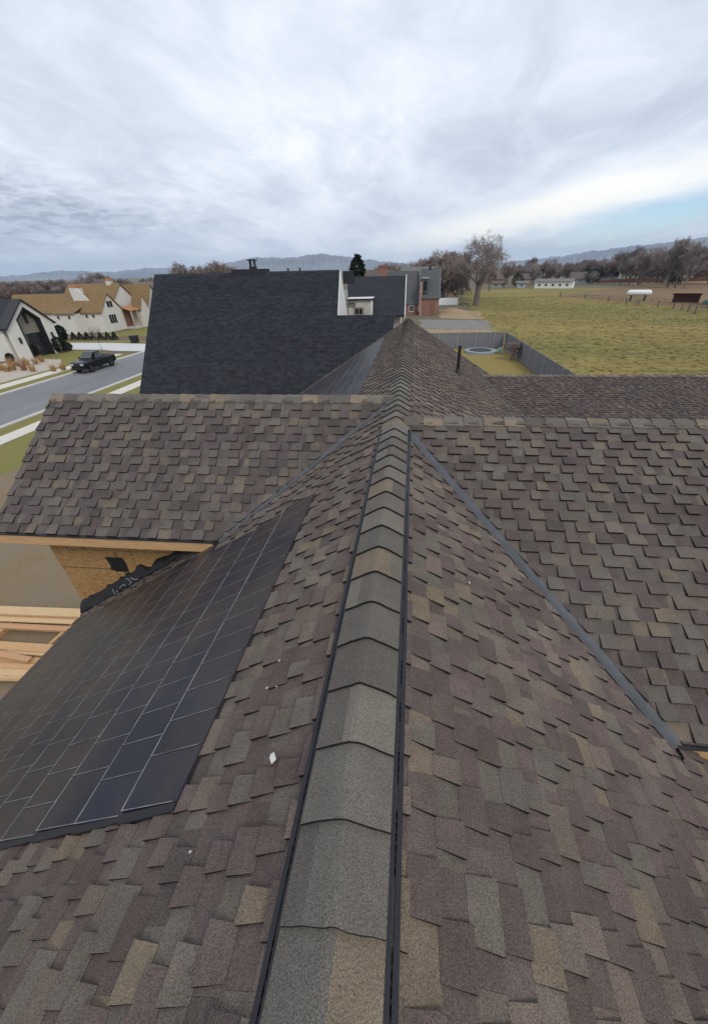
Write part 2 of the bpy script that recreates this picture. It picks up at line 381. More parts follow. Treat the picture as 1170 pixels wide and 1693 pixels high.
# the solar areas cover these parts of the left slope
SOL_X0, SOL_Y0 = .957, .75
ROW = .405; CELL = .225
def under_solar(p):
    x, y = -p.x, p.y
    return x > SOL_X0+.15 and (SOL_Y0+.22 < y < 3.80) and p.x < 0
scored = []
for i, t in enumerate(TEETH):
    ctr = t[8]; pr = project(ctr)
    if under_solar(ctr): continue
    s_ = 0
    if pr and -10 < pr[0] < PW+10 and 0 < pr[1] < PH+30:
        v = (CAM-ctr).normalized(); s_ = t[9]*max(v.dot(t[10]), 0)/(CAM-ctr).length_squared
    scored.append((s_, i))
scored.sort(reverse=True)
for rank, (s_, i) in enumerate(scored):
    t = TEETH[i]
    if rank < 300 and s_ > 0:
        b = MB(); poly_piece(b, *t[:8]); b.build('shingle', M_SHINGLE, house)
    else: poly_piece(FIELD, *t[:8])
tag(FIELD.build('shingle_field', M_SHINGLE, house), kind='stuff')

# decks under the shingles
def deck(pts, th=.10, name='roof_deck', m_=None):
    b = MB(); b.slab([(p[0], p[1], p[2]-.004) for p in pts], (0, 0, -th)); return b.build(name, m_ or M_DECK, house)
def zm(x): return ZR-SM*abs(x)
deck([(0, -6, ZR), (-XE, -6, zm(XE)), (-XE, YE, zm(XE)), (0, YE, ZR)])
deck([(0, -6, ZR), (0, YE, ZR), (XE, YE, zm(XE)), (XE, -6, zm(XE))])
zl = lambda y: ZR-SLW*abs(y-YL)
deck([(-6.4, YL, ZR), (-.02, YL, ZR), (-.02-(YL-YLE)/vL, YLE, zl(YLE)), (-6.4, YLE, zl(YLE))])
deck([(-.02, YL, ZR), (-6.4, YL, ZR), (-6.4, 2*YL-YLE, zl(YLE)), (-.02-(YL-YLE)/vL, 2*YL-YLE, zl(YLE))])
zr = lambda y: ZR-SRW*abs(y-YR)
deck([(.02, YR, ZR), (.02+(YR-YRE)/vR, YRE, zr(YRE)), (9, YRE, zr(YRE)), (9, YR, ZR)])
deck([(.02, YR, ZR), (9, YR, ZR), (9, 2*YR-YRE, zr(YRE)), (.02+(YR-YRE)/vR, 2*YR-YRE, zr(YRE))])
zf = lambda y: ZF-SF*abs(y-YF)
deck([(3.06, YF, ZF), (3.06+(YF-YFE)*.4178, YFE, zf(YFE)), (16, YFE, zf(YFE)), (16, YF, ZF)])
deck([(3.06, YF, ZF), (16, YF, ZF), (16, 2*YF-YFE, zf(YFE)), (3.06, 2*YF-YFE, zf(YFE))])

# ridge caps: bent pieces lapped towards the camera
CAPX = .28
def cap_piece(name, P0, along, half, sd1, sd2, z0, z1, length, cols):
    """one ridge cap: P0 butt point on the crest, along = unit direction away from the butt, sd = slopes to either side"""
    side = Vector((along.y, -along.x, 0))    # right of along
    prof = []
    for u in (-1, -.78, -.55, -.3, -.12, 0, .12, .3, .55, .78, 1):
        x = u*half; s_ = sd1 if u < 0 else sd2; rr = .026
        zz = -s_*(sqrt(x*x+rr*rr)-rr*.75); prof.append((x, zz))
    b = MB(); n = len(prof); th = .020
    vs = []
    bow = [random.uniform(-.003, .003) for _ in prof]
    for (l_, zz) in ((0, z1), (length, z0)):
        for i, (x, z) in enumerate(prof): vs.append(P0+along*(l_+(bow[i] if l_ == 0 else 0))+side*x+Vector((0, 0, z+zz)))
    for i, (x, z) in enumerate(prof): vs.append(P0+along*bow[i]+side*x+Vector((0, 0, z+z1-th)))
    for (l_, zz) in ((length, z0),):
        for i, (x, z) in enumerate(prof): vs.append(P0+along*l_+side*x+Vector((0, 0, z+zz-th)))
    split = random.choice((2, 3, 6, 7, 8, 12, 12))
    for i in range(n-1):
        c = cols[0] if i < split else cols[1]
        b.add([vs[i], vs[i+1], vs[n+i+1], vs[n+i]], ((0, 1, 2, 3),), c)
        b.add([vs[2*n+i], vs[2*n+i+1], vs[i+1], vs[i]], ((0, 1, 2, 3),), (.022, .020, .020))
    b.add([vs[0], vs[n], vs[3*n], vs[2*n]], ((0, 1, 2, 3),), cols[0])
    b.add([vs[n-1], vs[2*n-1], vs[4*n-1], vs[3*n-1]], ((3, 2, 1, 0),), cols[1])
    return b.build(name, M_CAP, house)
CPAL = [(.185, .165, .138), (.165, .150, .130), (.225, .180, .132), (.135, .120, .105), (.175, .160, .138), (.150, .132, .115)]
def two():
    a = random.choice(CPAL); b_ = random.choice(CPAL); k_ = random.uniform(.74, 1.0)
    return tuple(q*k_ for q in a), tuple(q*k_ for q in b_)
VENT_END = 5.0
y = .2734-7*CAPX; Y_ = Vector((0, 1, 0))
while y < YE-.1:
    lift = .046 if y < VENT_END else .022
    cap_piece('ridge_cap', Vector((0, y, ZR)), Y_, .178 if y < VENT_END else .20, SM, SM, lift, lift+.024, CAPX+.05, two()); y += CAPX
x = -6.42
while x < -.22:
    cap_piece('ridge_cap', Vector((x, YL, ZR-.01)), Vector((1, 0, 0)), .15, SLW, SLW, .022, .036, CAPX+.05, two()); x += CAPX
x = .12
while x < 9:
    cap_piece('ridge_cap', Vector((x, YR, ZR-.01)), Vector((1, 0, 0)), .17, SRW, SRW, .022, .036, CAPX+.05, two()); x += CAPX
x = 3.1
while x < 16:
    cap_piece('ridge_cap', Vector((x, YF, ZF)), Vector((1, 0, 0)), .16, SF, SF, .022, .036, CAPX+.05, two()); x += CAPX
# ridge vent: black plastic strip whose edges show beside the caps
for sgn in (-1, 1):
    b = MB()
    for (x0, x1, h0, h1) in ((.0, .196, .004, .036), (.203, .224, .004, .034)):
        sec = [(x0, zm(x0)+h0), (x1, zm(x1)+h0), (x1, zm(x1)+h1), (x0, zm(x0)+h1)]
        b.slab([(sgn*q[0], -1.75, q[1]) for q in (sec if sgn > 0 else sec[::-1])][::-1], (0, VENT_END+1.95, 0))
    v = b.build('ridge_vent', M_VENT, house)
    b = MB(); yy = -1.7
    while yy < VENT_END:                    # louvre fins along the vent's edge
        b.box((min(sgn*.196, sgn*.203), yy, zm(.2)+.004), (max(sgn*.196, sgn*.203), yy+.012, zm(.2)+.024)); yy += .035
    tag(b.build('vent_fins', M_VENT, v), kind='stuff')

# valley flashing
def valley(L0, L1, mdir, wdir, wm, ww, nm, nw, name='valley_flashing'):
    """folded strip: wm wide on the main slope, ww on the wing slope, with a raised rib"""
    ax = (L1-L0).normalized()
    b = MB()
    rows = []
    for t in range(17):
        p = L0.lerp(L1, t/16); wv = 0
        rows.append([p+mdir*(wm+wv)+nm*.010, p+mdir*wm*.35+nm*.014, p+mdir*.012+nm*.022, p+(nm+nw)*.010, p+wdir*ww+nw*.008])
    vs = [q for r_ in rows for q in r_]; fs = []
    for t in range(16):
        for j in range(4): fs.append((t*5+j, t*5+j+1, (t+1)*5+j+1, (t+1)*5+j))
    b.add(vs, fs); o = b.build(name, M_VALLEY, house)
    so = o.modifiers.new('thick', 'SOLIDIFY'); so.thickness = .002
    return o
nML = Vector((-SM, 0, 1)).normalized(); nMR = Vector((SM, 0, 1)).normalized()
nLW = Vector((0, -SLW, 1)).normalized(); nRW = Vector((0, -SRW, 1)).normalized()
def perp_in(n_, ax, toward):
    d = n_.cross(ax).normalized(); return d if d.dot(toward) > 0 else -d
L0 = Vector((-.10, YL-.10*vL, zm(.10))); L1 = Vector((-2.60, YL-2.60*vL, zm(2.60)))
ax = (L1-L0).normalized()
valley(L0, L1, perp_in(nML, ax, Vector((.3, -1, 0))), perp_in(nLW, ax, Vector((-1, .3, 0))), .115, .06, nML, nLW)
L0 = Vector((.12, YR-.12*vR, zm(.12))); L1 = Vector((2.47, YR-2.47*vR, zm(2.47)))
ax = (L1-L0).normalized()
valley(L0, L1, perp_in(nMR, ax, Vector((-.3, -1, 0))), perp_in(nRW, ax, Vector((1, .3, 0))), .135, .05, nMR, nRW)
L0 = Vector((3.06, YF, zm(3.06))); L1 = Vector((4.8, 12.24, zm(4.8))); ax = (L1-L0).normalized(); nF = Vector((0, -SF, 1)).normalized()
o = valley(L0, L1, perp_in(nMR, ax, Vector((-1, -.3, 0))), perp_in(nF, ax, Vector((1, 0, 0))), .05, .07, nMR, nF)
o.data.materials[0] = M_VENT

# solar shingles on the left slope
def solar_mat():
    m_ = bpy.data.materials.new('solar_glass'); m_.use_nodes = True; t = m_.node_tree; b = t.nodes['Principled BSDF']
    tcn = t.nodes.new('ShaderNodeTexCoord')
    def noi(sc, de, stretch=None, ro=.6):
        v = tcn.outputs['Object']
        if stretch: mpn = t.nodes.new('ShaderNodeMapping'); mpn.inputs['Scale'].default_value = stretch; t.links.new(v, mpn.inputs[0]); v = mpn.outputs[0]
        n = t.nodes.new('ShaderNodeTexNoise'); n.inputs['Scale'].default_value = sc; n.inputs['Detail'].default_value = de; n.inputs['Roughness'].default_value = ro; t.links.new(v, n.inputs['Vector']); return n.outputs['Fac']
    a = t.nodes.new('ShaderNodeAttribute'); a.attribute_name = 'col'
    mr = t.nodes.new('ShaderNodeMapRange'); mr.inputs[1].default_value = .36; mr.inputs[2].default_value = .68; t.links.new(noi(1.1, 6, (1, .8, 1)), mr.inputs[0])
    mx = t.nodes.new('ShaderNodeMix'); mx.data_type = 'RGBA'; t.links.new(mr.outputs[0], mx.inputs[0]); t.links.new(a.outputs['Color'], mx.inputs[6]); mx.inputs[7].default_value = (.055, .042, .036, 1)
    t.links.new(mx.outputs[2], b.inputs['Base Color'])
    mr2 = t.nodes.new('ShaderNodeMapRange'); mr2.inputs[3].default_value = .16; mr2.inputs[4].default_value = .50; t.links.new(noi(2.2, 6), mr2.inputs[0]); t.links.new(mr2.outputs[0], b.inputs['Roughness'])
    b.inputs['Specular IOR Level'].default_value = .30
    bn = t.nodes.new('ShaderNodeBump'); bn.inputs['Strength'].default_value = .12; bn.inputs['Distance'].default_value = .01; t.links.new(noi(90, 3), bn.inputs['Height']); t.links.new(bn.outputs[0], b.inputs['Normal'])
    return m_
M_SOLAR = solar_mat()
def solar_piece(x0, x1, y0, y1, parent, h0=.036, h1=.050, front=.0):
    def P(x, y, h): return Vector((-x, y, zm(x)))+nML*h
    b = MB(); k_ = random.uniform(.7, 1.25); dq = min(1, max(0, (x0-1.3)/2.6))*random.uniform(.6, 1.1)*(1 if y1 < 6 else .35); col = tuple(q*k_*(1-dq)+w*dq for q, w in zip((.0115, .0150, .031), (.034, .026, .0235)))  # dq paints a brown reflected haze into the colour of the lower courses
    g = .0025; ys = (y0+g, y1-g); hh = (h0, h1)
    t_ = [P(x0, ys[0], h0), P(x0, ys[1], h0), P(x1, ys[1], h1), P(x1, ys[0], h1)]
    bo = [P(x0, ys[0], .0), P(x0, ys[1], .0), P(x1, ys[1], .0), P(x1, ys[0], .0)]
    b.add(t_+bo, ((3, 2, 1, 0), (0, 1, 5, 4), (1, 2, 6, 5), (2, 3, 7, 6), (3, 0, 4, 7)), col)
    e1, e2 = x1-.013, x1-.001                # pale strip along the lower edge and one side
    b.add([P(e1, ys[0], h1+.0008), P(e1, ys[1], h1+.0008), P(e2, ys[1], h1+.0008), P(e2, ys[0], h1+.0008)], ((3, 2, 1, 0),), col, 1)
    f1 = ys[0]+.0050
    b.add([P(x0+.03, ys[0], h0+.002), P(x0+.03, f1, h0+.002), P(x1, f1, h1+.001), P(x1, ys[0], h1+.001)], ((3, 2, 1, 0),), col, 1)
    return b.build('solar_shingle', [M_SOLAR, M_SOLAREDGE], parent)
rows_n = int((XE-SOL_X0)/ROW)
for r_ in range(rows_n):
    x0 = SOL_X0+r_*ROW; x1 = x0+ROW+.01
    yst = SOL_Y0+(-.012 if r_ % 2 else .0)-r_*.004
    yend = {0: 4.08, 1: 3.98, 2: 3.95, 3: 4.0}.get(r_, 4.22)
    yy = yst; first = True
    while yy < yend-.05:
        wd = CELL*(1.0 if not first else (1.3, 1.05, 1.45, .85, 1.2, 1.6)[r_ % 6]); wd = min(wd, yend-yy)
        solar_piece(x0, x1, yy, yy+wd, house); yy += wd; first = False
# black edge flashing along the near side of the solar area
b = MB(); px_ = SOL_X0
for r_ in range(rows_n):
    x0 = SOL_X0+r_*ROW; yb = SOL_Y0-r_*.004-.012
    pts = [Vector((-x0, yb-.03, zm(x0)))+nML*.004, Vector((-x0-ROW, yb-.045, zm(x0+ROW)))+nML*.004, Vector((-x0-ROW, yb+.01, zm(x0+ROW)))+nML*.004, Vector((-x0, yb+.01, zm(x0)))+nML*.004]
    b.slab(pts, nML*.032)
b.build('edge_flashing', M_VENT, house)
# second solar area beyond the left wing, whole courses
far_y0, far_y1 = 7.6, 17.6
for r_ in range(12):
    x0 = .96+r_*ROW; n_ = 8
    for q in range(5):
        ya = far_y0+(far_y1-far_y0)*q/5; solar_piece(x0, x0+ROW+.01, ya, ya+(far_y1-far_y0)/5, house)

# left wing: fascia board, strand board wall, black underlayment lapped up the wall
zle = zl(YLE)
b = MB(); b.box((-6.40, YLE-.030, zle-.20), (-2.72, YLE+.012, zle-.015)); b.build('fascia_board', M_LUMBER, house, bevel=.003)
b = MB(); b.box((-6.42, YLE-.05, zle-.016), (-2.62, YLE+.10, zle-.002)); b.build('drip_edge', M_BLACKTRIM, house)
b = MB(); b.box((-6.35, YLE+.012, zle-.21), (-2.7, 4.735, zle-.17)); b.build('soffit_board', M_BLACKTRIM, house)
YW = 4.74
wall_top = zle-.02
cells = [(-6.12, -5.45, -9, -.95), (-5.45, -4.62, -9, -.95), (-4.62, -3.9, -9, -.95), (-3.9, -2.0, -9, -.95), (-6.12, -5.2, -.95, 0), (-5.2, -4.45, -.95, 0), (-4.45, -3.6, -.95, 0), (-3.6, -2.0, -.95, 0)]
wall_bits = [(-6.12, -5.05, -6.4, -.62), (-5.05, -4.60, -6.4, -.62), (-4.60, -2.2, -6.4, -.62), (-6.12, -5.05, -.62, 0), (-5.05, -4.60, -.62, 0), (-4.60, -2.2, -.62, 0), ]
for (x0, x1, z0, z1) in wall_bits:
    b = MB(); b.box((x0+.006, YW, wall_top+z0+.006), (x1-.006, YW+.03, wall_top+z1-.006)); b.build('strand_board', M_OSB, house)
b = MB(); b.box((-6.10, YW+.031, 0), (-2.1, YW+.16, wall_top)); b.build('wall_framing', M_BLACKTRIM, house)
b = MB(); b.box((-6.10, YW+.16, 0), (-5.95, 2*YL-YW, wall_top)); b.add([(-6.12, YW+.1, wall_top), (-6.12, 2*YL-YW-.1, wall_top), (-6.12, YL, ZR-.12)], ((0, 1, 2),)); b.build('gable_wall', M_OSB, house)
pt = AY(193, 933, YW)                        # black patch and chalk-dark seams on the boards
b = MB(); pts = []
for (u, v_) in ((-.16, .17), (.17, .17), (.20, .05), (.18, -.16), (-.06, -.17), (-.17, -.13), (-.13, -.02)): pts.append((pt.x+u, YW-.004, pt.z+v_))
b.slab(pts, (0, .003, 0)); b.build('flashing_tape', M_BLACKWRAP, house)
for (x0, z0, x1, z1, t_) in ((-6.1, -1.05, -5.0, -1.062, .0), (-5.45, -.03, -5.44, -.60, .004), (-4.90, -.65, -4.888, -1.35, .002), (-5.78, -.03, -5.77, -.60, .003), (-4.1, -.03, -4.09, -.55, .003)):
    b = MB(); b.box((min(x0, x1)-t_, YW-.003, wall_top+min(z0, z1)), (max(x0, x1)+t_, YW-.0005, wall_top+max(z0, z1))); b.build('board_seam', M_BLACKTRIM, house)
# black sheet along the wall foot
ul = MB(); n_ = 44; rowsU = []
random.seed(21)
for i in range(n_+1):
    x = 2.35+(6.14-2.35)*i/n_; base = Vector((-x, YW, zm(x)))
    hgt = .15 if x < 4.35 else .24
    if x < 3.2: hgt = .10+.05*(x-2.35)/.85
    wv = sin(i*1.3)*.015+random.uniform(-.025, .025)
    if abs(x-4.4) < .09: hgt *= .8
    fold = .05+.03*sin(i*.9)+random.uniform(-.008, .008)
    rowsU.append([base+Vector((0, -.16-.02*sin(i*.7), .022)), base+Vector((0, -.11-fold*.3, .07+wv)), base+Vector((0, -.06-fold*.6, .115+wv)), base+Vector((0, -.02-fold*.5, hgt*.8+wv)), base+Vector((0, -.008, hgt+wv*1.4)), base+Vector((0, .0, hgt*.9))])
vs = [q for r_ in rowsU for q in r_]; fs = [(i*6+j, i*6+j+1, (i+1)*6+j+1, (i+1)*6+j) for i in range(n_) for j in range(5)]
ul.add(vs, fs); und = ul.build('underlayment', M_BLACKWRAP, house, smooth=True); so = und.modifiers.new('thick', 'SOLIDIFY'); so.thickness = .004; so.offset = -1
def on_wrap(px, py): return AY(px, py, YW-.135)
def stroke(pts, wd=.007):
    b = MB(); P = [on_wrap(*p) for p in pts]; b.tube(P, [wd]*len(P), 4); b.build('printed_mark', M_PRINT, und)
stroke([(198, 972), (203, 966), (212, 969), (217, 962), (212, 957), (208, 956)]); stroke([(216, 955), (222, 958), (228, 957)]); stroke([(186, 974), (191, 983)]); stroke([(193, 976), (196, 981)])
# right wing wall and wood end, main walls
b = MB(); b.box((2.2, 2.22, 0), (8.9, 2.36, zr(YRE)-.12)); b.build('wall', M_OSB, house)
b = MB(); b.box((2.55, YRE-.01, zr(YRE)-.19), (9.0, YRE+.03, zr(YRE)-.02)); b.build('fascia_board', M_LUMBER, house)
b = MB(); b.box((2.40, YRE-.04, zr(YRE)-.018), (9.0, YRE+.08, zr(YRE)-.004)); b.build('drip_edge', M_BLACKTRIM, house)
b = MB(); b.box((-5.75, -5.6, 0), (5.75, 18.3, zm(5.75)-.10))
b.add([(-5.75, 18.3, zm(5.75)-.12), (5.75, 18.3, zm(5.75)-.12), (0, 18.3, ZR-.15)], ((0, 1, 2),)); b.add([(-5.75, -5.6, zm(5.75)-.12), (5.75, -5.6, zm(5.75)-.12), (0, -5.6, ZR-.15)], ((2, 1, 0),)); b.build('main_walls', M_OSB, house)
b = MB(); b.box((5.8, 11, 0), (15.6, 21, zf(11)-.12)); b.build('wall', M_OSB, house)
for x_ in (-XE, XE):
    b = MB(); b.box((x_-.02, -6, zm(XE)-.22), (x_+.02, 4.72 if x_ < 0 else 2.2, zm(XE)-.012)); b.build('fascia_board', M_LUMBER, house)
# dark shingle strip course along the wall foot and vent pipe
pv = Vector((1.68, 12.763, zm(1.68)))
b = MB(); b.tube([pv+Vector((0, 0, -.1)), pv+Vector((-.005, 0, .86))], [.048, .048], 14); vp = b.build('vent_pipe', M_VENT, house)
b = MB(); b.tube([pv+Vector((0, 0, -.05)), pv+Vector((0, 0, .10)), pv+Vector((0, 0, .16))], [.13, .075, .052], 14); b.build('pipe_boot', M_VENT, vp)

# ---------------------------------------------------------------- scraps on the roof
random.seed(3)
def scrap(name, px, py, sx, sy, m_, label, cat, left=True):
    n_ = nML if left else nMR
    d = ray(px, py); den = d.dot(n_); t = (OM-CAM).dot(n_)/den; p = CAM+d*t+n_*.027
    a = Vector((0, 1, 0)); c_ = n_.cross(a); q = random.uniform(0, pi)
    u, v = a*cos(q)+c_*sin(q), c_*cos(q)-a*sin(q)
    b = MB(); pts = [p+u*sx*f+v*sy*g for f, g in ((-1, -.8), (.8, -1), (1.1, .2), (.7, .9), (-.9, 1.0))]
    b.slab([x_-p for x_ in pts], n_*.004); o = b.build(name, m_); o.location = p; tag(o, label, cat); return o
M_PAPER = mat('white_scrap', (.62, .60, .55), .8, .1, 20); M_CHIP = mat('wood_chip', (.55, .42, .26), .8, .15, 20)
scrap('foil_scrap', 457, 1257, .026, .016, M_PAPER, 'white torn scrap on the shingles between solar area and ridge', 'scrap')
scrap('wood_chip', 446, 1141, .010, .006, M_CHIP, 'pale yellow wood chip on the shingles beside the solar area, near a tinier chip', 'wood chip')
scrap('wood_chip', 462, 1139, .006, .004, M_CHIP, 'tiny pale wood chip beside a larger one on the left slope', 'wood chip')
scrap('wood_chip', 466, 1096, .009, .005, M_CHIP, 'small yellowish wood chip higher up the slope between solar area and ridge', 'wood chip')
scrap('chalk_crumb', 322, 1412, .006, .004, M_PAPER, 'whitish crumb on the shingles below the solar area', 'crumb')
scrap('chalk_crumb', 772, 966, .010, .006, M_PAPER, 'whitish crumb on the slope between ridge and right valley flashing', 'crumb', False)

# ---------------------------------------------------------------- lumber on the dirt
M_LUMBERS = [M_LUMBER, mat('pinkish_lumber', (.57, .33, .18), .75, .25, 2.5, .15, 30, col2=(.42, .24, .13), stretch=(.7, 10, 10), fine=.2, fscale=6), mat('pale_lumber', (.64, .47, .28), .75, .22, 2.5, .15, 30, col2=(.50, .33, .17), stretch=(.7, 10, 10), fine=.2, fscale=6)]
def board(px0, py0, px1, py1, z, wid, th, label, yaw_end=None):
    p, q = G(px0, py0, z), G(px1, py1, z)
    ax_ = (q-p).normalized(); q2 = p-ax_*2.2
    Lb = (q-q2).length; b = MB(); b.box((0, -wid/2, -th), (Lb, wid/2, 0)); o = b.build('lumber_plank', M_LUMBERS[int(abs(px1)+abs(py0)) % 3], bevel=.004)
    o.location = q2; o.rotation_euler = (0, 0, math.atan2(ax_.y, ax_.x)); tag(o, label, 'plank', 'planks stacked on the dirt'); return o
board(0, 1007.5, 150, 1013, .42, .34, .05, 'wide pale plank topping the row along the bare dirt')
board(0, 1016.5, 150, 1024, .30, .20, .05, 'plank half hidden under the widest pale plank')
board(0, 1022.5, 150, 1028.5, .34, .16, .04, 'narrow light plank lying second in the upper row')
board(0, 1033, 150, 1040.5, .26, .20, .09, 'narrow plank edging the open patch of dirt')
board(0, 1066, 110, 1073, .34, .28, .05, 'plank edging the dirt patch from the jumbled heap')
board(0, 1074.5, 110, 1080, .30, .20, .05, 'narrow plank second in the jumbled heap')
board(0, 1080, 49, 1089.5, .42, .17, .05, 'short tilted plank lying across the jumbled heap')
board(0, 1092, 75, 1096, .26, .34, .05, 'plank under the tilted one in the jumbled heap')
board(0, 1106, 60, 1110, .30, .34, .05, 'wide pinkish plank at the low edge of the jumbled heap')
board(0, 1121, 60, 1122, .20, .11, .05, 'thin plank lying lowest beside the dirt')
board(0, 1012, 150, 1018, .36, .20, .05, 'plank between the widest pale plank and the narrow one')
board(0, 1099, 68, 1102, .34, .16, .05, 'plank wedged beside the wide pinkish one')
board(0, 1115, 60, 1117, .26, .20, .05, 'dull plank partly under the wide pinkish one')
def sleeper(p, q, label):
    b = MB(); a = (q-p); b.box((0, -.045, 0), (a.length, .045, .20)); o = b.build('timber_sleeper', M_LUMBER, bevel=.004)
    o.location = (p.x, p.y, .004); o.rotation_euler = (0, 0, math.atan2(a.y, a.x)); tag(o, label, 'timber')
sleeper(G(107, 1040, .2)+Vector((.05, .25, 0)), G(74, 1068, .2)+Vector((0, -.8, 0)), 'thin timber bearer crossing the dirt at the plank ends')
sleeper(G(9, 1035, .2)+Vector((0, .2, 0)), G(-22, 1062, .2)+Vector((0, -.8, 0)), 'timber bearer crossing the dirt further from the house')

# ---------------------------------------------------------------- buildings
def roofmat(name, col, var=.14): return mat(name, col, .95, var, .8, .2, 20, fine=.22, fscale=5, stretch=(1.0, 2.6, 2.6))
M_TANROOF = roofmat('tan_roof', (.195, .130, .062)); M_DARKROOF = roofmat('charcoal_roof', (.030, .032, .039), .2)
M_SLATE = roofmat('slate_grey_roof', (.085, .088, .090)); M_BROWNROOF = roofmat('brown_roof', (.12, .10, .09)); M_GREYROOF = roofmat('weathered_grey_roof', (.17, .165, .16))
M_REDROOF = roofmat('red_brown_roof', (.13, .06, .045)); M_COPPER = mat('copper', (.48, .22, .11), .45, .2, 2, metal=.3)
M_TAUPE = mat('taupe_panel', (.20, .185, .155), .85, .06, 1); M_CREAM = mat('cream_wall', (.56, .52, .44), .85, .06, 1)
M_BRICK = mat('brick_wall', (.24, .125, .10), .9, .22, 3.5, .2, 12, stretch=(1, 1, 3)); M_STONE = mat('pale_stone', (.50, .47, .40), .9, .22, 2.0, .3, 6)
M_BROWNWALL = mat('brown_wall', (.19, .10, .065), .85, .15, 2); M_GREYWALL = mat('grey_wall', (.33, .33, .33), .85, .08, 1); M_TANWALL = mat('tan_wall', (.38, .32, .25), .85, .08, 1)
def gable(root, x0, x1, y0, y1, he, hr, wm, rm, along='x', over=.35, th=.16, wall_name='wall', z0=0, trim=None):
    """gabled block in the root's space; ridge along x or y"""
    T = (lambda a, b_, z: (a, b_, z)) if along == 'x' else (lambda a, b_, z: (b_, a, z))
    if along == 'y': x0, x1, y0, y1 = y0, y1, x0, x1
    ym = (y0+y1)/2; b = MB()
    P = [T(x0, y0, z0), T(x1, y0, z0), T(x1, y1, z0), T(x0, y1, z0), T(x0, y0, he), T(x1, y0, he), T(x1, y1, he), T(x0, y1, he), T(x0, ym, hr), T(x1, ym, hr)]
    b.add(P, ((0, 1, 5, 4), (1, 2, 6, 9, 5), (2, 3, 7, 6), (3, 0, 4, 8, 7), (4, 5, 9, 8), (6, 7, 8, 9)))
    b.build(wall_name, wm, root)
    sl_ = (hr-he)/(ym-y0); g = MB()
    for sg in (-1, 1):
        ye = y0-over if sg < 0 else y1+over; ze = he-sl_*over
        poly = [T(x0-over, ye, ze+.02), T(x1+over, ye, ze+.02), T(x1+over, ym, hr+.02), T(x0-over, ym, hr+.02)]
        g.slab(poly, (0, 0, th))
    r_ = g.build('roof', rm, root)
    if trim:
        t_ = MB()
        for xe in (x0-over-.03, x1+over):
            for sg in (-1, 1):
                ye = y0-over if sg < 0 else y1+over; ze = he-sl_*over
                poly = [T(xe, ye, ze-.16), T(xe, ym, hr-.16), T(xe, ym, hr+.17), T(xe, ye, ze+.17)]
                t_.slab(poly, Vector(T(.03, 0, 0)))
        t_.build('rake_trim', trim, r_)
    return r_
def window(root, p, u, w_, h_, n_, fm=None, sill=True):
    """window centred at p (root space), u = horizontal unit, n_ = outward normal"""
    p, u, n_ = Vector(p), Vector(u), Vector(n_); z = Vector((0, 0, 1)); f = MB(); t_ = .10
    for (a0, a1, b0, b1) in ((-w_/2-t_, w_/2+t_, -h_/2-t_, -h_/2), (-w_/2-t_, w_/2+t_, h_/2, h_/2+t_), (-w_/2-t_, -w_/2, -h_/2, h_/2), (w_/2, w_/2+t_, -h_/2, h_/2), (-.025, .025, -h_/2, h_/2)):
        f.slab([p+u*a0+z*b0+n_*.01, p+u*a1+z*b0+n_*.01, p+u*a1+z*b1+n_*.01, p+u*a0+z*b1+n_*.01], n_*.06)
    o = f.build('window', fm or M_WHITETRIM, root)
    g = MB(); g.quad(p-u*w_/2-z*h_/2+n_*.02, p+u*w_/2-z*h_/2+n_*.02, p+u*w_/2+z*h_/2+n_*.02, p-u*w_/2+z*h_/2+n_*.02); g.build('pane', M_GLASS, o)
    return o
def chimney(root, x, y, w_, d_, z0, z1, m_, capm):
    b = MB(); b.box((x-w_/2, y-d_/2, z0), (x+w_/2, y+d_/2, z1)); o = b.build('chimney', m_, root)
    b = MB(); b.box((x-w_/2-.12, y-d_/2-.12, z1), (x+w_/2+.12, y+d_/2+.12, z1+.15)); b.box((x-w_/2+.1, y-d_/2+.1, z1+.15), (x+w_/2-.1, y+d_/2-.1, z1+.5)); b.build('chimney_cap', capm, o)
    return o

# A: white house with black gable
A = tag(empty('gabled_house', (-55, 55.7, 0)), 'white house with charcoal roof and tall black-framed recessed entry', 'house')
b = MB()
b.slab([(-.0, -3.85, 0), (-.0, -1.9, 0), (-.0, -1.9, 5.1), (0, .05, 6.6), (0, .05, 7.4), (0, -3.85, 4.3)], (-.3, 0, 0))
b.slab([(0, 2.0, 0), (0, 3.85, 0), (0, 3.85, 4.3), (0, .05, 7.4), (0, .05, 6.6), (0, 2.0, 5.0)], (-.3, 0, 0)); b.build('front_wall', M_WHITE, A)
gable(A, -16, -.9, -3.85, 3.85, 4.3, 7.4, M_WHITE, M_DARKROOF, 'x', .35, trim=M_BLACKTRIM)
b = MB(); b.slab([(.30, -4.2, 4.02), (.30, 0, 7.38), (-1.2, 0, 7.38), (-1.2, -4.2, 4.02)], (0, 0, .2)); b.slab([(.30, 4.2, 4.02), (-1.2, 4.2, 4.02), (-1.2, 0, 7.38), (.30, 0, 7.38)], (0, 0, .2)); b.build('roof_edge', M_BLACKTRIM, A)
b = MB()
for (a, c_) in (((-1.9, 0), (-1.9, 5.1)), ((-1.9, 5.1), (.05, 6.6)), ((.05, 6.6), (2.0, 5.0)), ((2.0, 5.0), (2.0, 0))):
    ny, nz = (c_[1]-a[1]), -(c_[0]-a[0]); l_ = sqrt(ny*ny+nz*nz); ny, nz = ny/l_*.22, nz/l_*.22
    b.slab([(.04, a[0], a[1]), (.04, c_[0], c_[1]), (.04, c_[0]+ny, c_[1]+nz), (.04, a[0]+ny, a[1]+nz)], (-.9, 0, 0))
b.build('entry_frame', M_BLACKTRIM, A)
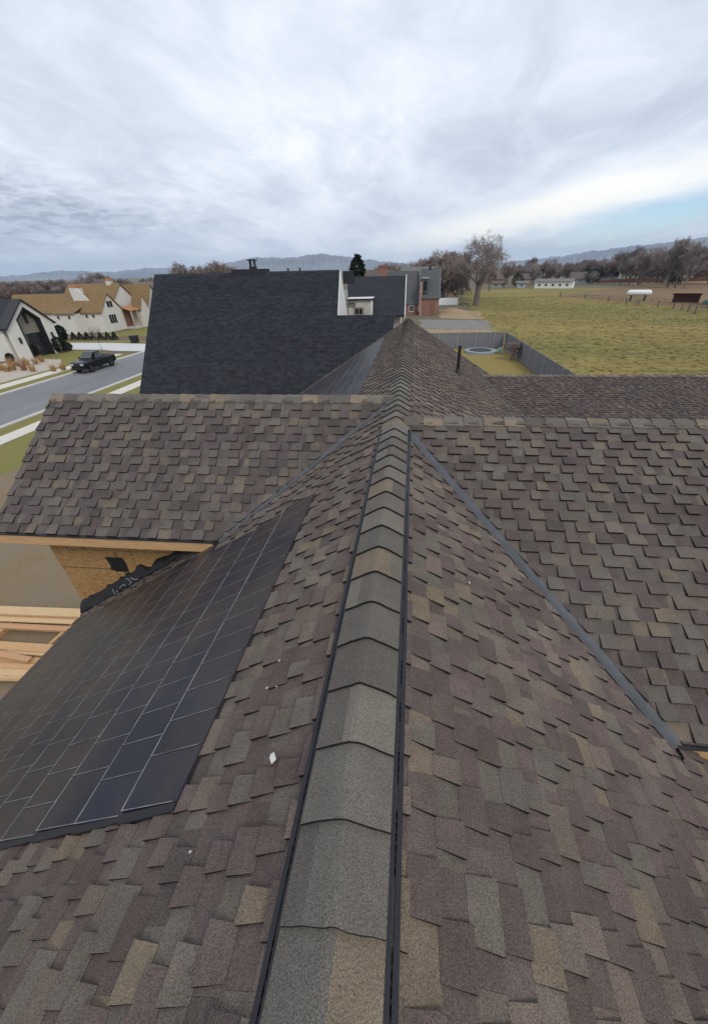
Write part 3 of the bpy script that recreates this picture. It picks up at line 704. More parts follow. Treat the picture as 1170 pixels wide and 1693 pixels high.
b = MB(); b.slab([(-.75, -1.9, 0), (-.75, 2.0, 0), (-.75, 2.0, 5.0), (-.75, .05, 6.6), (-.75, -1.9, 5.1)], (-.1, 0, 0)); b.build('entry_wall', M_TAUPE, A)
window(A, (-.74, .35, 5.2), (0, 1, 0), .30, 1.3, (1, 0, 0), M_BLACKTRIM)
for q in range(3):
    window(A, (-.74, -.35+q*.85, 1.6), (0, 1, 0), .62, 2.9, (1, 0, 0), M_BLACKTRIM)
for yy in (-2.75, 2.85):
    b = MB(); b.box((.0, yy-.14, 2.2), (.16, yy+.14, 2.95)); b.build('wall_lamp', M_BLACKTRIM, A)
window(A, (-8, -3.85, 2.2), (1, 0, 0), 1.4, 1.5, (0, -1, 0), M_BLACKTRIM)

# B: cream house with tan roofs
B = tag(empty('tan_roofed_house', (-64, 82, 0)), 'long cream house with tan roofs, copper porch roof and two white chimneys', 'house')
gable(B, -21, 0, 0, 6.6, 3.9, 7.0, M_WHITE, M_TANROOF, 'x', .3)
b = MB(); b.box((-8.6, -2.1, 0), (-4.6, .05, 3.75)); b.build('garage_wall', M_WHITE, B)
b = MB(); b.slab([(-8.9, -2.4, 3.70), (-4.3, -2.4, 3.70), (-4.3, .9, 4.75), (-8.9, .9, 4.75)], (0, 0, .14)); b.build('garage_roof', M_TANROOF, B)
gable(B, -13, -1.2, 5.2, 15, 4.6, 8.6, M_WHITE, M_TANROOF, 'x', .3)
gable(B, -14, 1.6, 13.5, 20, 3.6, 8.2, M_WHITE, M_TANROOF, 'x', .3)
gable(B, .2, 2.4, 9.6, 13.0, 3.4, 6.2, M_WHITE, M_TANROOF, 'x', .12)
b = MB(); b.slab([(-5.9, 1.9, 5.2), (-2.6, 1.9, 5.2), (-5.0, 1.9, 8.1), (-6.6, 1.9, 8.1), (-6.6, 1.9, 5.2)], (0, .25, 0)); b.build('cross_gable_wall', M_WHITE, B)
chimney(B, -6.1, 3.0, 1.7, 1.6, 6.5, 8.25, M_WHITE, M_COPPER)
chimney(B, -3.4, 10.2, 1.0, 1.1, 7.6, 9.3, M_WHITE, M_COPPER)
b = MB(); b.slab([(-.2, 6.3, 4.3), (2.2, 6.3, 3.5), (2.2, 13.4, 3.5), (-.2, 13.4, 4.3)], (0, 0, .12)); b.build('porch_roof', M_COPPER, B)
b = MB(); b.box((-.1, 6.7, 0), (.12, 13.2, 3.9)); b.build('porch_wall', M_BROWNWALL, B)
b = MB(); b.box((0, 6.4, 0), (2.3, 13.4, .35)); b.build('porch_floor', M_CONC, B)
for q in range(4):
    b = MB(); yy = 6.6+q*2.1; b.box((1.85, yy-.17, .35), (2.15, yy+.17, 3.5)); b.build('porch_post', M_TANWALL, B)
for q in range(3): window(B, (.0, 2.2+q*.75, 2.35), (0, 1, 0), .38, 1.4, (1, 0, 0), M_BLACKTRIM)
for q in range(2): window(B, (.0, 2.9+q*.9, 5.1), (0, 1, 0), .5, .9, (1, 0, 0), M_BLACKTRIM)
for q in range(3): window(B, (1.6, 15.2+q*1.2, 2.1), (0, 1, 0), .6, 2.2, (1, 0, 0), M_BLACKTRIM)
for (x_, y_) in ((-8.0, -2.1), (-5.6, -2.1), (-3.4, 0), (-1.9, 0)):
    b = MB(); b.box((x_-.16, y_-.16, 2.9), (x_+.16, y_, 3.4)); b.build('wall_lamp', M_BLACKTRIM, B)

# C: neighbour with the steep charcoal roof
CX0, CX1 = -17.4, -4.65; CYE, CZE, CYR, CZR = 23.3, 3.4, 28.75, 9.93
Hc = tag(empty('steep_roofed_house', (CX0, CYE, 0)), 'white neighbouring house with big steep charcoal shingle roof', 'house')
def cpt(x_, y_, z_): return (x_-CX0, y_-CYE, z_)
def lap_roof(root, x0, x1, ya, za, yb, zb, course, name, th=.25):
    """steep roof face from eave (ya,za) to ridge (yb,zb) built of lapped shingle courses"""
    g = MB(); g.slab([cpt(x0, ya, za), cpt(x1, ya, za), cpt(x1, yb, zb), cpt(x0, yb, zb)], (0, 0, -th)); r_ = g.build(name, M_DARKROOF, root)
    d = Vector((0, yb-ya, zb-za)); n_ = int(d.length/course); d.normalize(); nn_ = Vector((0, -d.z, d.y)); g = MB()
    for k_ in range(n_):
        x = x0; kc = random.uniform(.95, 1.05)
        while x < x1:
            w_ = min(random.uniform(.12, .4), x1-x); jt = random.uniform(-.008, .008); kk = kc*random.uniform(.78, 1.25)
            p0 = Vector(cpt(x, ya, za))+d*(k_*course+jt); p1 = Vector(cpt(x, ya, za))+d*min((k_+1)*course+.01, n_*course); u = Vector((w_, 0, 0))
            hh = .012+random.uniform(0, .008)
            col = (.030*kk, .032*kk, .039*kk)
            g.quad(p0+nn_*hh, p0+u+nn_*hh, p1+u+nn_*.004, p1+nn_*.004, col); g.quad(p0, p0+u, p0+u+nn_*hh, p0+nn_*hh, (.012, .012, .014)); x += w_
    tag(g.build('shingle_course', M_DARKSH, r_), kind='stuff'); return r_
M_DARKSH = mat('charcoal_shingle', (.02, .02, .03), .95, .07, .7, .3, 200, attr=True, spec=.1, fine=.3, fscale=60)
lap_roof(Hc, CX0, CX1, CYE, CZE, CYR, CZR, .15, 'roof')
zc_ = lambda y_: CZE+(CZR-CZE)*(y_-CYE)/(CYR-CYE)
lap_roof(Hc, CX1, -1.0, CYE, CZE, 26.70, zc_(26.70), .15, 'lower_roof')
g = MB(); g.slab([cpt(CX0, CYR, CZR), cpt(CX1, CYR, CZR), cpt(CX1, 2*CYR-CYE, CZE), cpt(CX0, 2*CYR-CYE, CZE)], (0, 0, -.25)); g.build('rear_roof', M_DARKROOF, Hc)
g = MB(); g.slab([cpt(CX1, 26.70, zc_(26.70)), cpt(-1.0, 26.70, zc_(26.70)), cpt(-1.0, 31.2, 7.05), cpt(CX1, 31.2, 7.05)], (0, 0, -.2)); g.build('flat_roof', M_DARKROOF, Hc)
b = MB(); b.box(cpt(CX0+.35, CYE+.40, 0), cpt(-1.35, 33.5, 3.55)); b.build('wall', M_WHITE, Hc)
b = MB(); b.slab([cpt(CX0+.35, CYE+.45, 3.5), cpt(CX0+.35, CYR, CZR-.35), cpt(CX0+.35, 2*CYR-CYE-.45, 3.5)], (.2, 0, 0)); b.build('gable_wall', M_WHITE, Hc)
b = MB(); b.slab([cpt(CX1, 26.55, 7.0), cpt(CX1, CYR, CZR-.02), cpt(CX1, 30.9, 7.0)], (.06, 0, 0)); b.build('gable_siding', M_WHITETRIM, Hc)
b = MB(); b.box(cpt(CX0+.1, CYE-.10, CZE-.42), cpt(-1.0, CYE+.0, CZE-.26)); b.build('gutter', M_BLACKTRIM, Hc)
b = MB(); b.box(cpt(CX0-.02, CYE+.02, CZE-.62), cpt(-1.0, CYE+.42, CZE-.44)); b.build('soffit', M_WHITETRIM, Hc)
b = MB(); b.tube([cpt(CX0+.28, CYE+.05, CZE-.4), cpt(CX0+.33, CYE+.30, CZE-.9), cpt(CX0+.33, CYE+.33, .1)], [.05]*3, 8); b.build('downpipe', M_BLACKTRIM, Hc)
# raised rear part with its own roof
g = MB(); g.slab([cpt(-4.55, 31.0, 7.05), cpt(-.45, 31.0, 7.05), cpt(-.45, 33.4, 9.48), cpt(-4.9, 33.4, 9.48)], (0, 0, -.14)); g.slab([cpt(-4.9, 33.4, 9.48), cpt(-.45, 33.4, 9.48), cpt(-.45, 36, 7.05), cpt(-4.9, 36, 7.05)], (0, 0, -.14)); rr_ = g.build('upper_roof', M_DARKROOF, Hc)
b = MB(); b.slab([cpt(-.43, 30.95, 6.86), cpt(-.43, 33.4, 9.32), cpt(-.43, 33.4, 9.54), cpt(-.43, 30.95, 7.10)], (.05, 0, 0)); b.build('rake_trim', M_WHITETRIM, rr_)
b = MB(); b.box(cpt(-4.4, 31.4, 0), cpt(-.75, 35.6, 6.95)); b.slab([cpt(-.78, 31.4, 6.9), cpt(-.78, 35.6, 6.9), cpt(-.78, 33.4, 9.25)], (.03, 0, 0)); b.build('upper_wall', M_STONE, Hc)
b = MB(); b.box(cpt(-4.50, 30.75, 7.0), cpt(-2.78, 32.6, 8.06)); dw = b.build('dormer', M_STONE, Hc)
b = MB(); b.box(cpt(-4.58, 30.62, 8.06), cpt(-2.70, 32.7, 8.16)); b.build('dormer_roof', M_BLACKTRIM, dw)
b = MB(); b.box(cpt(-4.58, 30.60, 8.16), cpt(-2.70, 32.7, 8.20)); b.build('dormer_trim', M_WHITETRIM, dw)
b = MB(); b.box(cpt(-2.86, 30.71, 7.0), cpt(-2.76, 30.80, 8.06)); b.build('corner_board', M_WHITETRIM, dw)
window(Hc, cpt(-3.75, 30.75, 7.35), (1, 0, 0), .50, .34, (0, -1, 0), M_TAUPE); window(Hc, cpt(-4.25, 30.75, 7.85), (1, 0, 0), .40, .12, (0, -1, 0), M_TAUPE)
b = MB(); b.box(cpt(-11.9, 28.6, CZR-.4), cpt(-9.6, 29.6, CZR+.16)); chb = b.build('chimney_cricket', M_DARKROOF, Hc)
b = MB(); b.box(cpt(-10.75, 28.9, CZR+.1), cpt(-10.35, 29.3, CZR+.30)); b.box(cpt(-10.72, 28.95, CZR+.3), cpt(-10.66, 29.25, CZR+.62)); b.box(cpt(-10.44, 28.95, CZR+.3), cpt(-10.38, 29.25, CZR+.62)); b.box(cpt(-10.82, 28.85, CZR+.62), cpt(-10.28, 29.35, CZR+.70)); b.build('chimney_cowl', M_BLACKTRIM, chb)
for x_ in (-8.2, -7.4):
    b = MB(); b.tube([cpt(x_, 29.2, CZR-.3), cpt(x_, 29.2, CZR+.16)], [.06, .06], 8); b.build('roof_vent', M_BLACKTRIM, Hc)
b = MB(); b.slab([cpt(-4.7, 30.2, 9.1), cpt(-3.9, 30.2, 9.1), cpt(-3.9, 30.2, 9.85), cpt(-4.7, 30.2, 9.85)], (0, .06, 0)); b.build('rear_gable_siding', M_DARKROOF, Hc)

# D: brick house further back
Dh = tag(empty('brick_house', (1.9, 109, 0)), 'red brick house with slate grey roof, dormer window and brick chimney', 'house')
gable(Dh, 0, 4.6, 0, 11, 3.9, 9.9, M_BRICK, M_SLATE, 'x', .25, trim=M_WHITETRIM)
gable(Dh, -10.5, -.5, 1.5, 12, 2.6, 9.5, M_BRICK, M_SLATE, 'x', .2)
b = MB(); b.box((-.25, -.25, 0), (.35, .6, 7.4)); b.build('brick_pier', mat('pinkish_brick', (.33, .21, .18), .9, .2, 4), Dh)
b = MB(); b.box((.35, .35, 5.0), (1.75, 3.4, 8.0)); dm = b.build('dormer', M_SLATE, Dh)
b = MB(); b.box((.2, .15, 8.0), (1.9, 3.6, 8.25)); b.build('dormer_roof', M_GREYWALL, dm)
window(Dh, (1.05, .35, 6.5), (1, 0, 0), .62, 1.9, (0, -1, 0), M_BLACKTRIM)
b = MB(); b.box((2.5, -.07, 0), (3.6, .0, 2.9)); b.build('door', M_BROWNWALL, Dh)
chimney(Dh, -9.7, 3.5, 2.2, 1.2, 6.0, 10.6, M_BRICK, M_BRICK)
b = MB(); b.tube([(2.2, 5.4, 9.7), (2.2, 5.4, 10.9)], [.28, .22], 10); b.build('roof_vent', M_BLACKTRIM, Dh)
window(Dh, (-2.2, 1.5, 1.5), (1, 0, 0), 1.0, 1.3, (0, -1, 0))

# far houses
def small_house(name, x_, y_, rz, L_, W_, he, hr, wm, rm, label, wins=3, chim=None, group=None):
    o = tag(empty(name, (x_, y_, 0), R(rz)), label, 'house', group)
    gable(o, -L_/2, L_/2, -W_/2, W_/2, he, hr, wm, rm, 'x', .5)
    for q in range(wins): window(o, (-L_/2+L_*(q+.7)/(wins+.4), -W_/2, he*.52), (1, 0, 0), 1.2, 1.1, (0, -1, 0))
    if chim: chimney(o, L_*.2, .3, .9, .9, he, hr+.9, chim, M_BLACKTRIM)
    return o
fh = [
 ('ranch_house', 76, 247, -27, 19, 7, 3.1, 4.3, M_WHITETRIM, M_GREYROOF, 'long low white ranch building with pale grey roof across the field', 5),
 ('storage_shed', 61.5, 259, -10, 4.6, 4, 2.4, 3.2, mat('blue_grey_wall', (.36, .40, .46), .8, .08, 1), M_GREYROOF, 'small blue-grey shed left of the long ranch building', 1),
 ('garden_shed', 51, 270, -5, 9, 4, 2.2, 3.2, mat('sage_wall', (.30, .32, .28), .8, .08, 1), M_BROWNROOF, 'low sage green shed behind the pasture tree', 2),
 ('farm_house', 110, 300, -18, 16, 9, 3.0, 6.5, M_GREYWALL, M_BROWNROOF, 'grey house with brown roof among trees beyond the ranch building', 4),
 ('farm_house', 139, 345, -16, 20, 12, 3.6, 9.5, M_GREYWALL, M_DARKROOF, 'grey house with tall charcoal roof behind the brown field', 4),
 ('farm_house', 176, 340, -20, 24, 10, 3.0, 6.0, M_TANWALL, M_BROWNROOF, 'long tan house with brown roof behind the brown field', 5),
 ('farm_house', 206, 330, -24, 18, 10, 3.0, 6.4, M_BROWNWALL, M_REDROOF, 'brown house with red-brown roof near the edge of the brown field', 4),
 ('farm_house', 236, 352, -26, 22, 10, 3.2, 6.8, M_GREYWALL, M_BROWNROOF, 'grey house with brown roof past the red-brown one', 4),
 ('farm_house', 84, 330, -8, 16, 9, 3.0, 6.0, M_TANWALL, M_BROWNROOF, 'tan house with brown roof behind the blue-grey shed', 3),
 ('farm_house', 60, 345, -6, 15, 9, 3.0, 6.4, M_BROWNWALL, M_BROWNROOF, 'dark brown house among bare trees behind the pasture tree', 3),
 ('street_house', -98, 112, 20, 16, 10, 3.4, 7.0, M_GREYWALL, M_DARKROOF, 'grey house with charcoal roof behind the white gabled house', 3),
 ('street_house', -84, 120, 4, 15, 10, 3.4, 7.3, M_TANWALL, M_SLATE, 'tan house with slate roof behind the tan-roofed house', 3),
 ('street_house', -122, 150, 12, 18, 10, 3.4, 7.2, M_CREAM, M_BROWNROOF, 'cream house with brown roof in the distant left neighbourhood', 3),
 ('street_house', -104, 168, 2, 16, 10, 3.4, 7.6, M_GREYWALL, M_GREYROOF, 'grey house with pale roof in the distant left neighbourhood', 3),
 ('street_house', -86, 172, -3, 16, 10, 3.4, 7.8, M_TANWALL, M_DARKROOF, 'tan house with dark roof in the distant left neighbourhood', 3),
 ('street_house', -70, 158, 0, 14, 10, 3.6, 8.4, M_WHITE, M_GREYROOF, 'white house with pale grey roof beyond the tan-roofed house', 3),
 ('street_house', -150, 195, 10, 20, 10, 3.4, 7.4, M_WHITE, M_SLATE, 'white house with slate roof in the distant left neighbourhood', 3),
 ('street_house', -128, 215, 6, 18, 10, 3.4, 7.6, M_BROWNWALL, M_BROWNROOF, 'brown house with brown roof in the distant left neighbourhood', 3),
 ('street_house', -182, 225, 15, 18, 10, 3.4, 7.6, M_CREAM, M_DARKROOF, 'cream house with dark roof in the distant left neighbourhood', 3),
 ('street_house', 3, 155, 0, 14, 9, 3.4, 10.6, M_GREYWALL, M_GREYROOF, 'grey house whose pale roof rises behind the brick house', 3),
 ('street_house', -14, 150, 0, 13, 9, 3.4, 10.0, M_TANWALL, M_BROWNROOF, 'tan house whose brown roof rises behind the charcoal roof', 3)]
for t in fh: small_house(*t)

# rough grass on the pasture, as tufts
M_ROUGH = mat('rough_grass', (.2, .15, .06), .95, .1, .2, attr=True)
rg = random.Random(4); b = MB()
for i in range(20000):
    y_ = 30+150*rg.random()**1.4; x_ = 14.6+rg.random()*(55+y_*.1)
    patch = sin(x_*.11+1.7*sin(y_*.05))+sin(y_*.17+x_*.03)+rg.uniform(-.8, .8); mq = min(1, max(0, patch/3+.5))
    c = tuple(lo*(1-mq)+hi*mq for lo, hi in zip((.195, .165, .052), (.285, .215, .072)))
    q = rg.uniform(.9, 1.12); c = tuple(v*q for v in c); h_ = rg.uniform(.02, .06); r_ = rg.uniform(.2, .6); a = rg.uniform(0, pi)
    u = Vector((cos(a)*r_, sin(a)*r_*.6, 0)); p = Vector((x_, y_, .004)); tp_ = p+Vector((rg.uniform(-.1, .1), rg.uniform(-.1, .1), h_)); v_ = Vector((-u.y, u.x, 0))
    b.add([p-u, p+u, tp_, p+v_, p-v_], ((0, 1, 2), (3, 4, 2)), c)
tag(b.build('rough_grass', M_ROUGH), kind='stuff')
# things about the pasture
o = tag(empty('fuel_tank', (71, 144.5, 0), R(-18)), 'white horizontal farm tank on dark legs beside the pasture fence', 'tank')
b = MB(); n_ = 10
prof = [(-3.4, .05), (-3.3, .45), (-3.0, .72), (-2.6, .80), (2.6, .80), (3.0, .72), (3.3, .45), (3.4, .05)]
b.tube([(p[0], 0, 2.35) for p in prof], [p[1] for p in prof], 16); b.build('tank_body', M_WHITETRIM, o, smooth=True)
for x_ in (-1.9, 1.9):
    b = MB(); b.box((x_-.18, -.5, 0), (x_+.18, -.35, 1.8)); b.box((x_-.18, .35, 0), (x_+.18, .5, 1.8)); b.box((x_-.18, -.5, 1.5), (x_+.18, .5, 1.8)); b.build('leg', M_BLACKTRIM, o)
o = tag(empty('livestock_shelter', (80.5, 136, 0), R(-25)), 'low dark red-brown livestock shelter by the pasture fence', 'shed')
b = MB(); b.box((-3.2, .9, 0), (3.2, 1.0, 1.9)); b.box((-3.2, -1, 0), (-3.1, 1, 2.0)); b.box((3.1, -1, 0), (3.2, 1, 2.0)); b.build('wall', M_REDROOF, o)
b = MB(); b.slab([(-3.5, -1.4, 2.4), (3.5, -1.4, 2.4), (3.5, 1.2, 1.9), (-3.5, 1.2, 1.9)], (0, 0, .1)); b.build('roof', M_REDROOF, o)
o = tag(empty('hay_barn', (85.5, 125.5, 0), R(-30)), 'white gabled barn wall with dark opening at the pasture edge', 'barn')
gable(o, -4, 9, -3.5, 3.5, 2.6, 5.6, M_WHITETRIM, M_BLACKTRIM, 'x', .3)
b = MB(); b.box((-4.06, -1.5, 0), (-4.0, 1.9, 2.6)); b.build('opening', M_BLACKTRIM, o)
o = tag(empty('covered_trailer', (77.5, 118.5, 0), R(-20)), 'small trailer under a dark green cover behind the fence', 'trailer')
b = MB(); b.slab([(-2.6, -1, .7), (2.6, -1, .7), (2.4, -.8, 1.8), (-2.2, -.8, 1.6)], (0, 1.9, 0)); b.build('cover', mat('green_tarp', (.03, .075, .055), .7, .2, 2), o)
for x_ in (-1, 1):
    b = MB(); b.tube([(x_, -1.05, .4), (x_, -.85, .4)], [.4, .4], 14); b.build('wheel', M_VENT, o)
fence = tag(empty('pasture_fence', (57, 168, 0)), 'weathered post and wire fence along the far side of the pasture', 'fence')
fp = [(56, 172), (60, 158), (62.5, 145), (63, 134), (63.6, 128), (66, 122.5), (67, 117), (66.6, 112.8), (66, 109), (65.3, 105), (66, 100), (67, 94), (68, 88)]
b0 = MB(); b0.box((-.13, -.13, 0), (.13, .13, 1.55)); pb = None
for (x_, y_) in fp:
    if pb is None: pb = q_ = b0.build('post', M_BARK, fence)
    else: q_ = pb.copy(); C.objects.link(q_)
    q_.location = (x_-57, y_-168, 0); q_.rotation_euler = (random.uniform(-.06, .06), random.uniform(-.06, .06), random.random())
for zz in (.5, .95, 1.4):
    b = MB(); b.tube([(x_-57, y_-168, zz) for x_, y_ in fp], [.025]*len(fp), 4); b.build('rail_wire', M_BARK, fence)

M_REDFENCE = mat('red_brown_fence', (.11, .055, .04), .9, .2, .5)
for (p, q, n_, lab) in (((120, 303), (165, 312), 16, 'dark red-brown board fence along the stubble strip'), ((168, 309), (205, 304), 14, 'dark red-brown board fence before the brown house'), ((207, 300), (250, 318), 16, 'dark red-brown board fence past the brown house')):
    p, q = Vector((*p, 0)), Vector((*q, 0)); a = q-p; o = tag(empty('far_fence', p, math.atan2(a.y, a.x)), lab, 'fence')
    for i in range(n_):
        b = MB(); L_ = a.length/n_; b.box((i*L_, 0, 0), ((i+1)*L_-.1, .08, 2.0+random.uniform(-.15, .15))); b.build('panel', M_REDFENCE, o)
# grey board fence round the back yard
M_FENCE = mat('grey_fence_board', (.16, .165, .185), .9, .2, 1.0, .2, 20, stretch=(6, 6, .6)); M_FPOST = mat('pale_fence_post', (.27, .27, .28), .9, .1, 2)
def board_fence(name, p, q, label, bw, ht, pe):
    p, q = Vector(p), Vector(q); a = q-p; o = tag(empty(name, p, math.atan2(a.y, a.x)), label, 'fence')
    n_ = int(a.length/bw); pr = {}
    for i in range(n_):
        key = i % 4
        if key not in pr:
            b = MB(); h_ = ht+random.uniform(-.03, .03); b.box((0, -.02, .05), (bw-.02, .02, h_)); c_ = b.build('board', M_FENCE, o); pr[key] = c_
        else: c_ = pr[key].copy(); C.objects.link(c_)
        c_.location = (i*bw, random.uniform(-.015, .015), random.uniform(-.03, .03))
    for i in range(int(a.length/pe)+1):
        b = MB(); b.box((i*pe-.07, -.10, 0), (i*pe+.07, .06, ht+.10)); b.build('post', M_FPOST, o)
    for zz in (.4, ht-.3):
        b = MB(); b.box((0, .022, zz), (a.length, .07, zz+.1)); b.build('rail', M_FENCE, o)
board_fence('board_fence', (1.5, 60.3, 0), (13.5, 60.3, 0), 'grey board fence closing the far end of the yellow back yard', .28, 2.1, 2.6)
board_fence('board_fence', (13.5, 60.3, 0), (14.0, 33, 0), 'grey board fence running between back yard and open pasture', .30, 2.1, 2.6)
wf = tag(empty('vinyl_fence', (7.0, 140, 0)), 'short white vinyl fence beside the brick house', 'fence')
for i in range(5):
    b = MB(); b.box((i*1.45, 0, .1), (i*1.45+1.43, .05, 2.1)); b.build('panel', M_WHITETRIM, wf)
for i in range(6):
    b = MB(); b.box((i*1.45-.07, -.06, 0), (i*1.45+.07, .08, 2.25)); b.build('post', M_WHITETRIM, wf)
# trampoline
tp = tag(empty('trampoline', (9.6, 57.0, 0)), 'round in-ground trampoline with pale blue pad on the yellow lawn', 'trampoline')
def ring(r0, r1, z0, z1, name, m_, parent, n_=32):
    b = MB()
    for i in range(n_):
        a0, a1 = 2*pi*i/n_, 2*pi*(i+1)/n_
        P = lambda r_, a, z: Vector((r_*cos(a), r_*sin(a), z))
        b.quad(P(r0, a0, z1), P(r1, a0, z1), P(r1, a1, z1), P(r0, a1, z1)); b.quad(P(r1, a0, z0), P(r1, a1, z0), P(r1, a1, z1), P(r1, a0, z1))
    return b.build(name, m_, parent)
ring(0, 1.55, .2, .28, 'jump_mat', mat('trampoline_mat', (.05, .055, .065), .8, .2, 2), tp); ring(1.55, 2.1, .0, .31, 'edge_pad', mat('trampoline_pad', (.26, .30, .33), .7, .1, 3), tp)
pp = tag(empty('toy_slide', (11.9, 55.9, 0)), 'small teal and orange plastic slide beside the trampoline', 'toy')
b = MB(); b.slab([(-.8, -.2, 0), (.1, -.2, .75), (.4, -.2, .75), (.4, -.2, 0), (.2, -.2, 0), (.1, -.2, .6)], (0, .5, 0)); b.build('chute', mat('teal_plastic', (.15, .32, .33), .4, .05, 3), pp)
b = MB(); b.box((.4, -.25, 0), (.5, -.15, 1.0)); b.box((.4, .25, 0), (.5, .35, 1.0)); b.box((.4, -.2, .3), (.5, .3, .4)); b.build('ladder', mat('orange_plastic', (.45, .22, .10), .4, .05, 3), pp)
# dirt heaps by the brick house
for (x_, y_, w_, h_, lab) in ((10.5, 117, 6.0, 1.0, 'low heap of tan soil in front of the white vinyl fence'), (12.5, 147, 5.0, 3.0, 'orange-brown soil heap behind the white vinyl fence')):
    b = MB(); n_ = 18; P = []
    for r_ in range(5):
        for i in range(n_):
            a = 2*pi*i/n_; rr2 = w_*(1-r_/4.6)*random.uniform(.85, 1.1)*.7; P.append((rr2*cos(a), rr2*sin(a)*.6, h_*(r_/4)**.8*random.uniform(.9, 1.1) if r_ else -.05))
    fs = [(r_*n_+i, r_*n_+(i+1) % n_, (r_+1)*n_+(i+1) % n_, (r_+1)*n_+i) for r_ in range(4) for i in range(n_)]+[tuple(range(4*n_, 5*n_))]
    b.add(P, fs); o = b.build('soil_heap', mat('loose_soil', (.30, .21, .13), .95, .2, 1), smooth=True); o.location = (x_, y_, 0); tag(o, lab, 'soil heap')

# ---------------------------------------------------------------- pickup truck (built along +y, front at -y)
tr = tag(empty('pickup_truck', (-39.75, 43.9, 0.006)), 'black crew cab pickup truck parked against the far kerb', 'pickup')
M_CAR = mat('black_car_paint', (.004, .0045, .006), .25, .1, 2, spec=.3); M_CARGLASS = mat('car_glass', (.03, .035, .04), .06, .05, 2, spec=.8); M_TYRE = mat('tyre_rubber', (.015, .015, .015), .8, .1, 8); M_RIM = mat('wheel_rim', (.08, .08, .085), .35, .1, 8, metal=.8); M_LAMP = mat('lamp_lens', (.5, .5, .5), .1, .05, 8, spec=.7); M_CHROME = mat('grille_dark', (.03, .03, .032), .3, .1, 8, metal=.5)
def loft(sections, n_cap=True):
    b = MB(); n_ = len(sections[0]); vs = [p for s_ in sections for p in s_]
    fs = [(i*n_+j, i*n_+(j+1) % n_, (i+1)*n_+(j+1) % n_, (i+1)*n_+j) for i in range(len(sections)-1) for j in range(n_)]
    fs += [tuple(range(n_))[::-1], tuple(range((len(sections)-1)*n_, len(sections)*n_))]; b.add(vs, fs); return b
def sec(y_, w_, z0, z1, tw=None, rnd=.10):
    tw = tw or w_
    return [(-w_, y_, z0+rnd), (-w_+rnd*.5, y_, z0), (w_-rnd*.5, y_, z0), (w_, y_, z0+rnd), (w_, y_, z1-rnd*1.6), (tw, y_, z1-rnd*.3), (tw-rnd, y_, z1), (-tw+rnd, y_, z1), (-tw, y_, z1-rnd*.3), (-w_, y_, z1-rnd*1.6)]
lower = loft([sec(.06, .80, .55, .98, .76), sec(.16, .94, .48, 1.10, .88), sec(.45, .99, .46, 1.16, .92), sec(1.55, 1.0, .46, 1.22, .93), sec(1.70, 1.0, .46, 1.24, .95), sec(3.75, 1.0, .46, 1.24, .96), sec(3.8, 1.0, .46, 1.22, .96), sec(5.55, 1.0, .50, 1.22, .96), sec(5.66, .96, .56, 1.20, .93)])
body = lower.build('body', M_CAR, tr, smooth=False, bevel=.03)
cabin = loft([[(-.86, 1.62, 1.20), (.86, 1.62, 1.20), (.84, 1.66, 1.24), (-.84, 1.66, 1.24)], [(-.86, 1.9, 1.20), (.86, 1.9, 1.20), (.80, 1.98, 1.46), (-.80, 1.98, 1.46)], [(-.90, 2.4, 1.20), (.90, 2.4, 1.20), (.70, 2.45, 1.88), (-.70, 2.45, 1.88)], [(-.92, 2.9, 1.20), (.92, 2.9, 1.20), (.72, 2.9, 1.93), (-.72, 2.9, 1.93)], [(-.92, 3.5, 1.20), (.92, 3.5, 1.20), (.71, 3.45, 1.90), (-.71, 3.45, 1.90)], [(-.90, 3.76, 1.20), (.90, 3.76, 1.20), (.80, 3.70, 1.45), (-.80, 3.70, 1.45)]])
cab = cabin.build('cab', M_CAR, tr, bevel=.02)
def pane(pts, parent, nm='side_window', off=(0, 0, 0)):
    b = MB(); b.slab([Vector(p)+Vector(off) for p in pts], Vector(off).normalized()*.012); b.build(nm, M_CARGLASS, parent)
pane([(-.74, 1.80, 1.32), (.74, 1.80, 1.32), (.66, 2.37, 1.82), (-.66, 2.37, 1.82)], cab, 'windscreen', (0, -.05, .045))
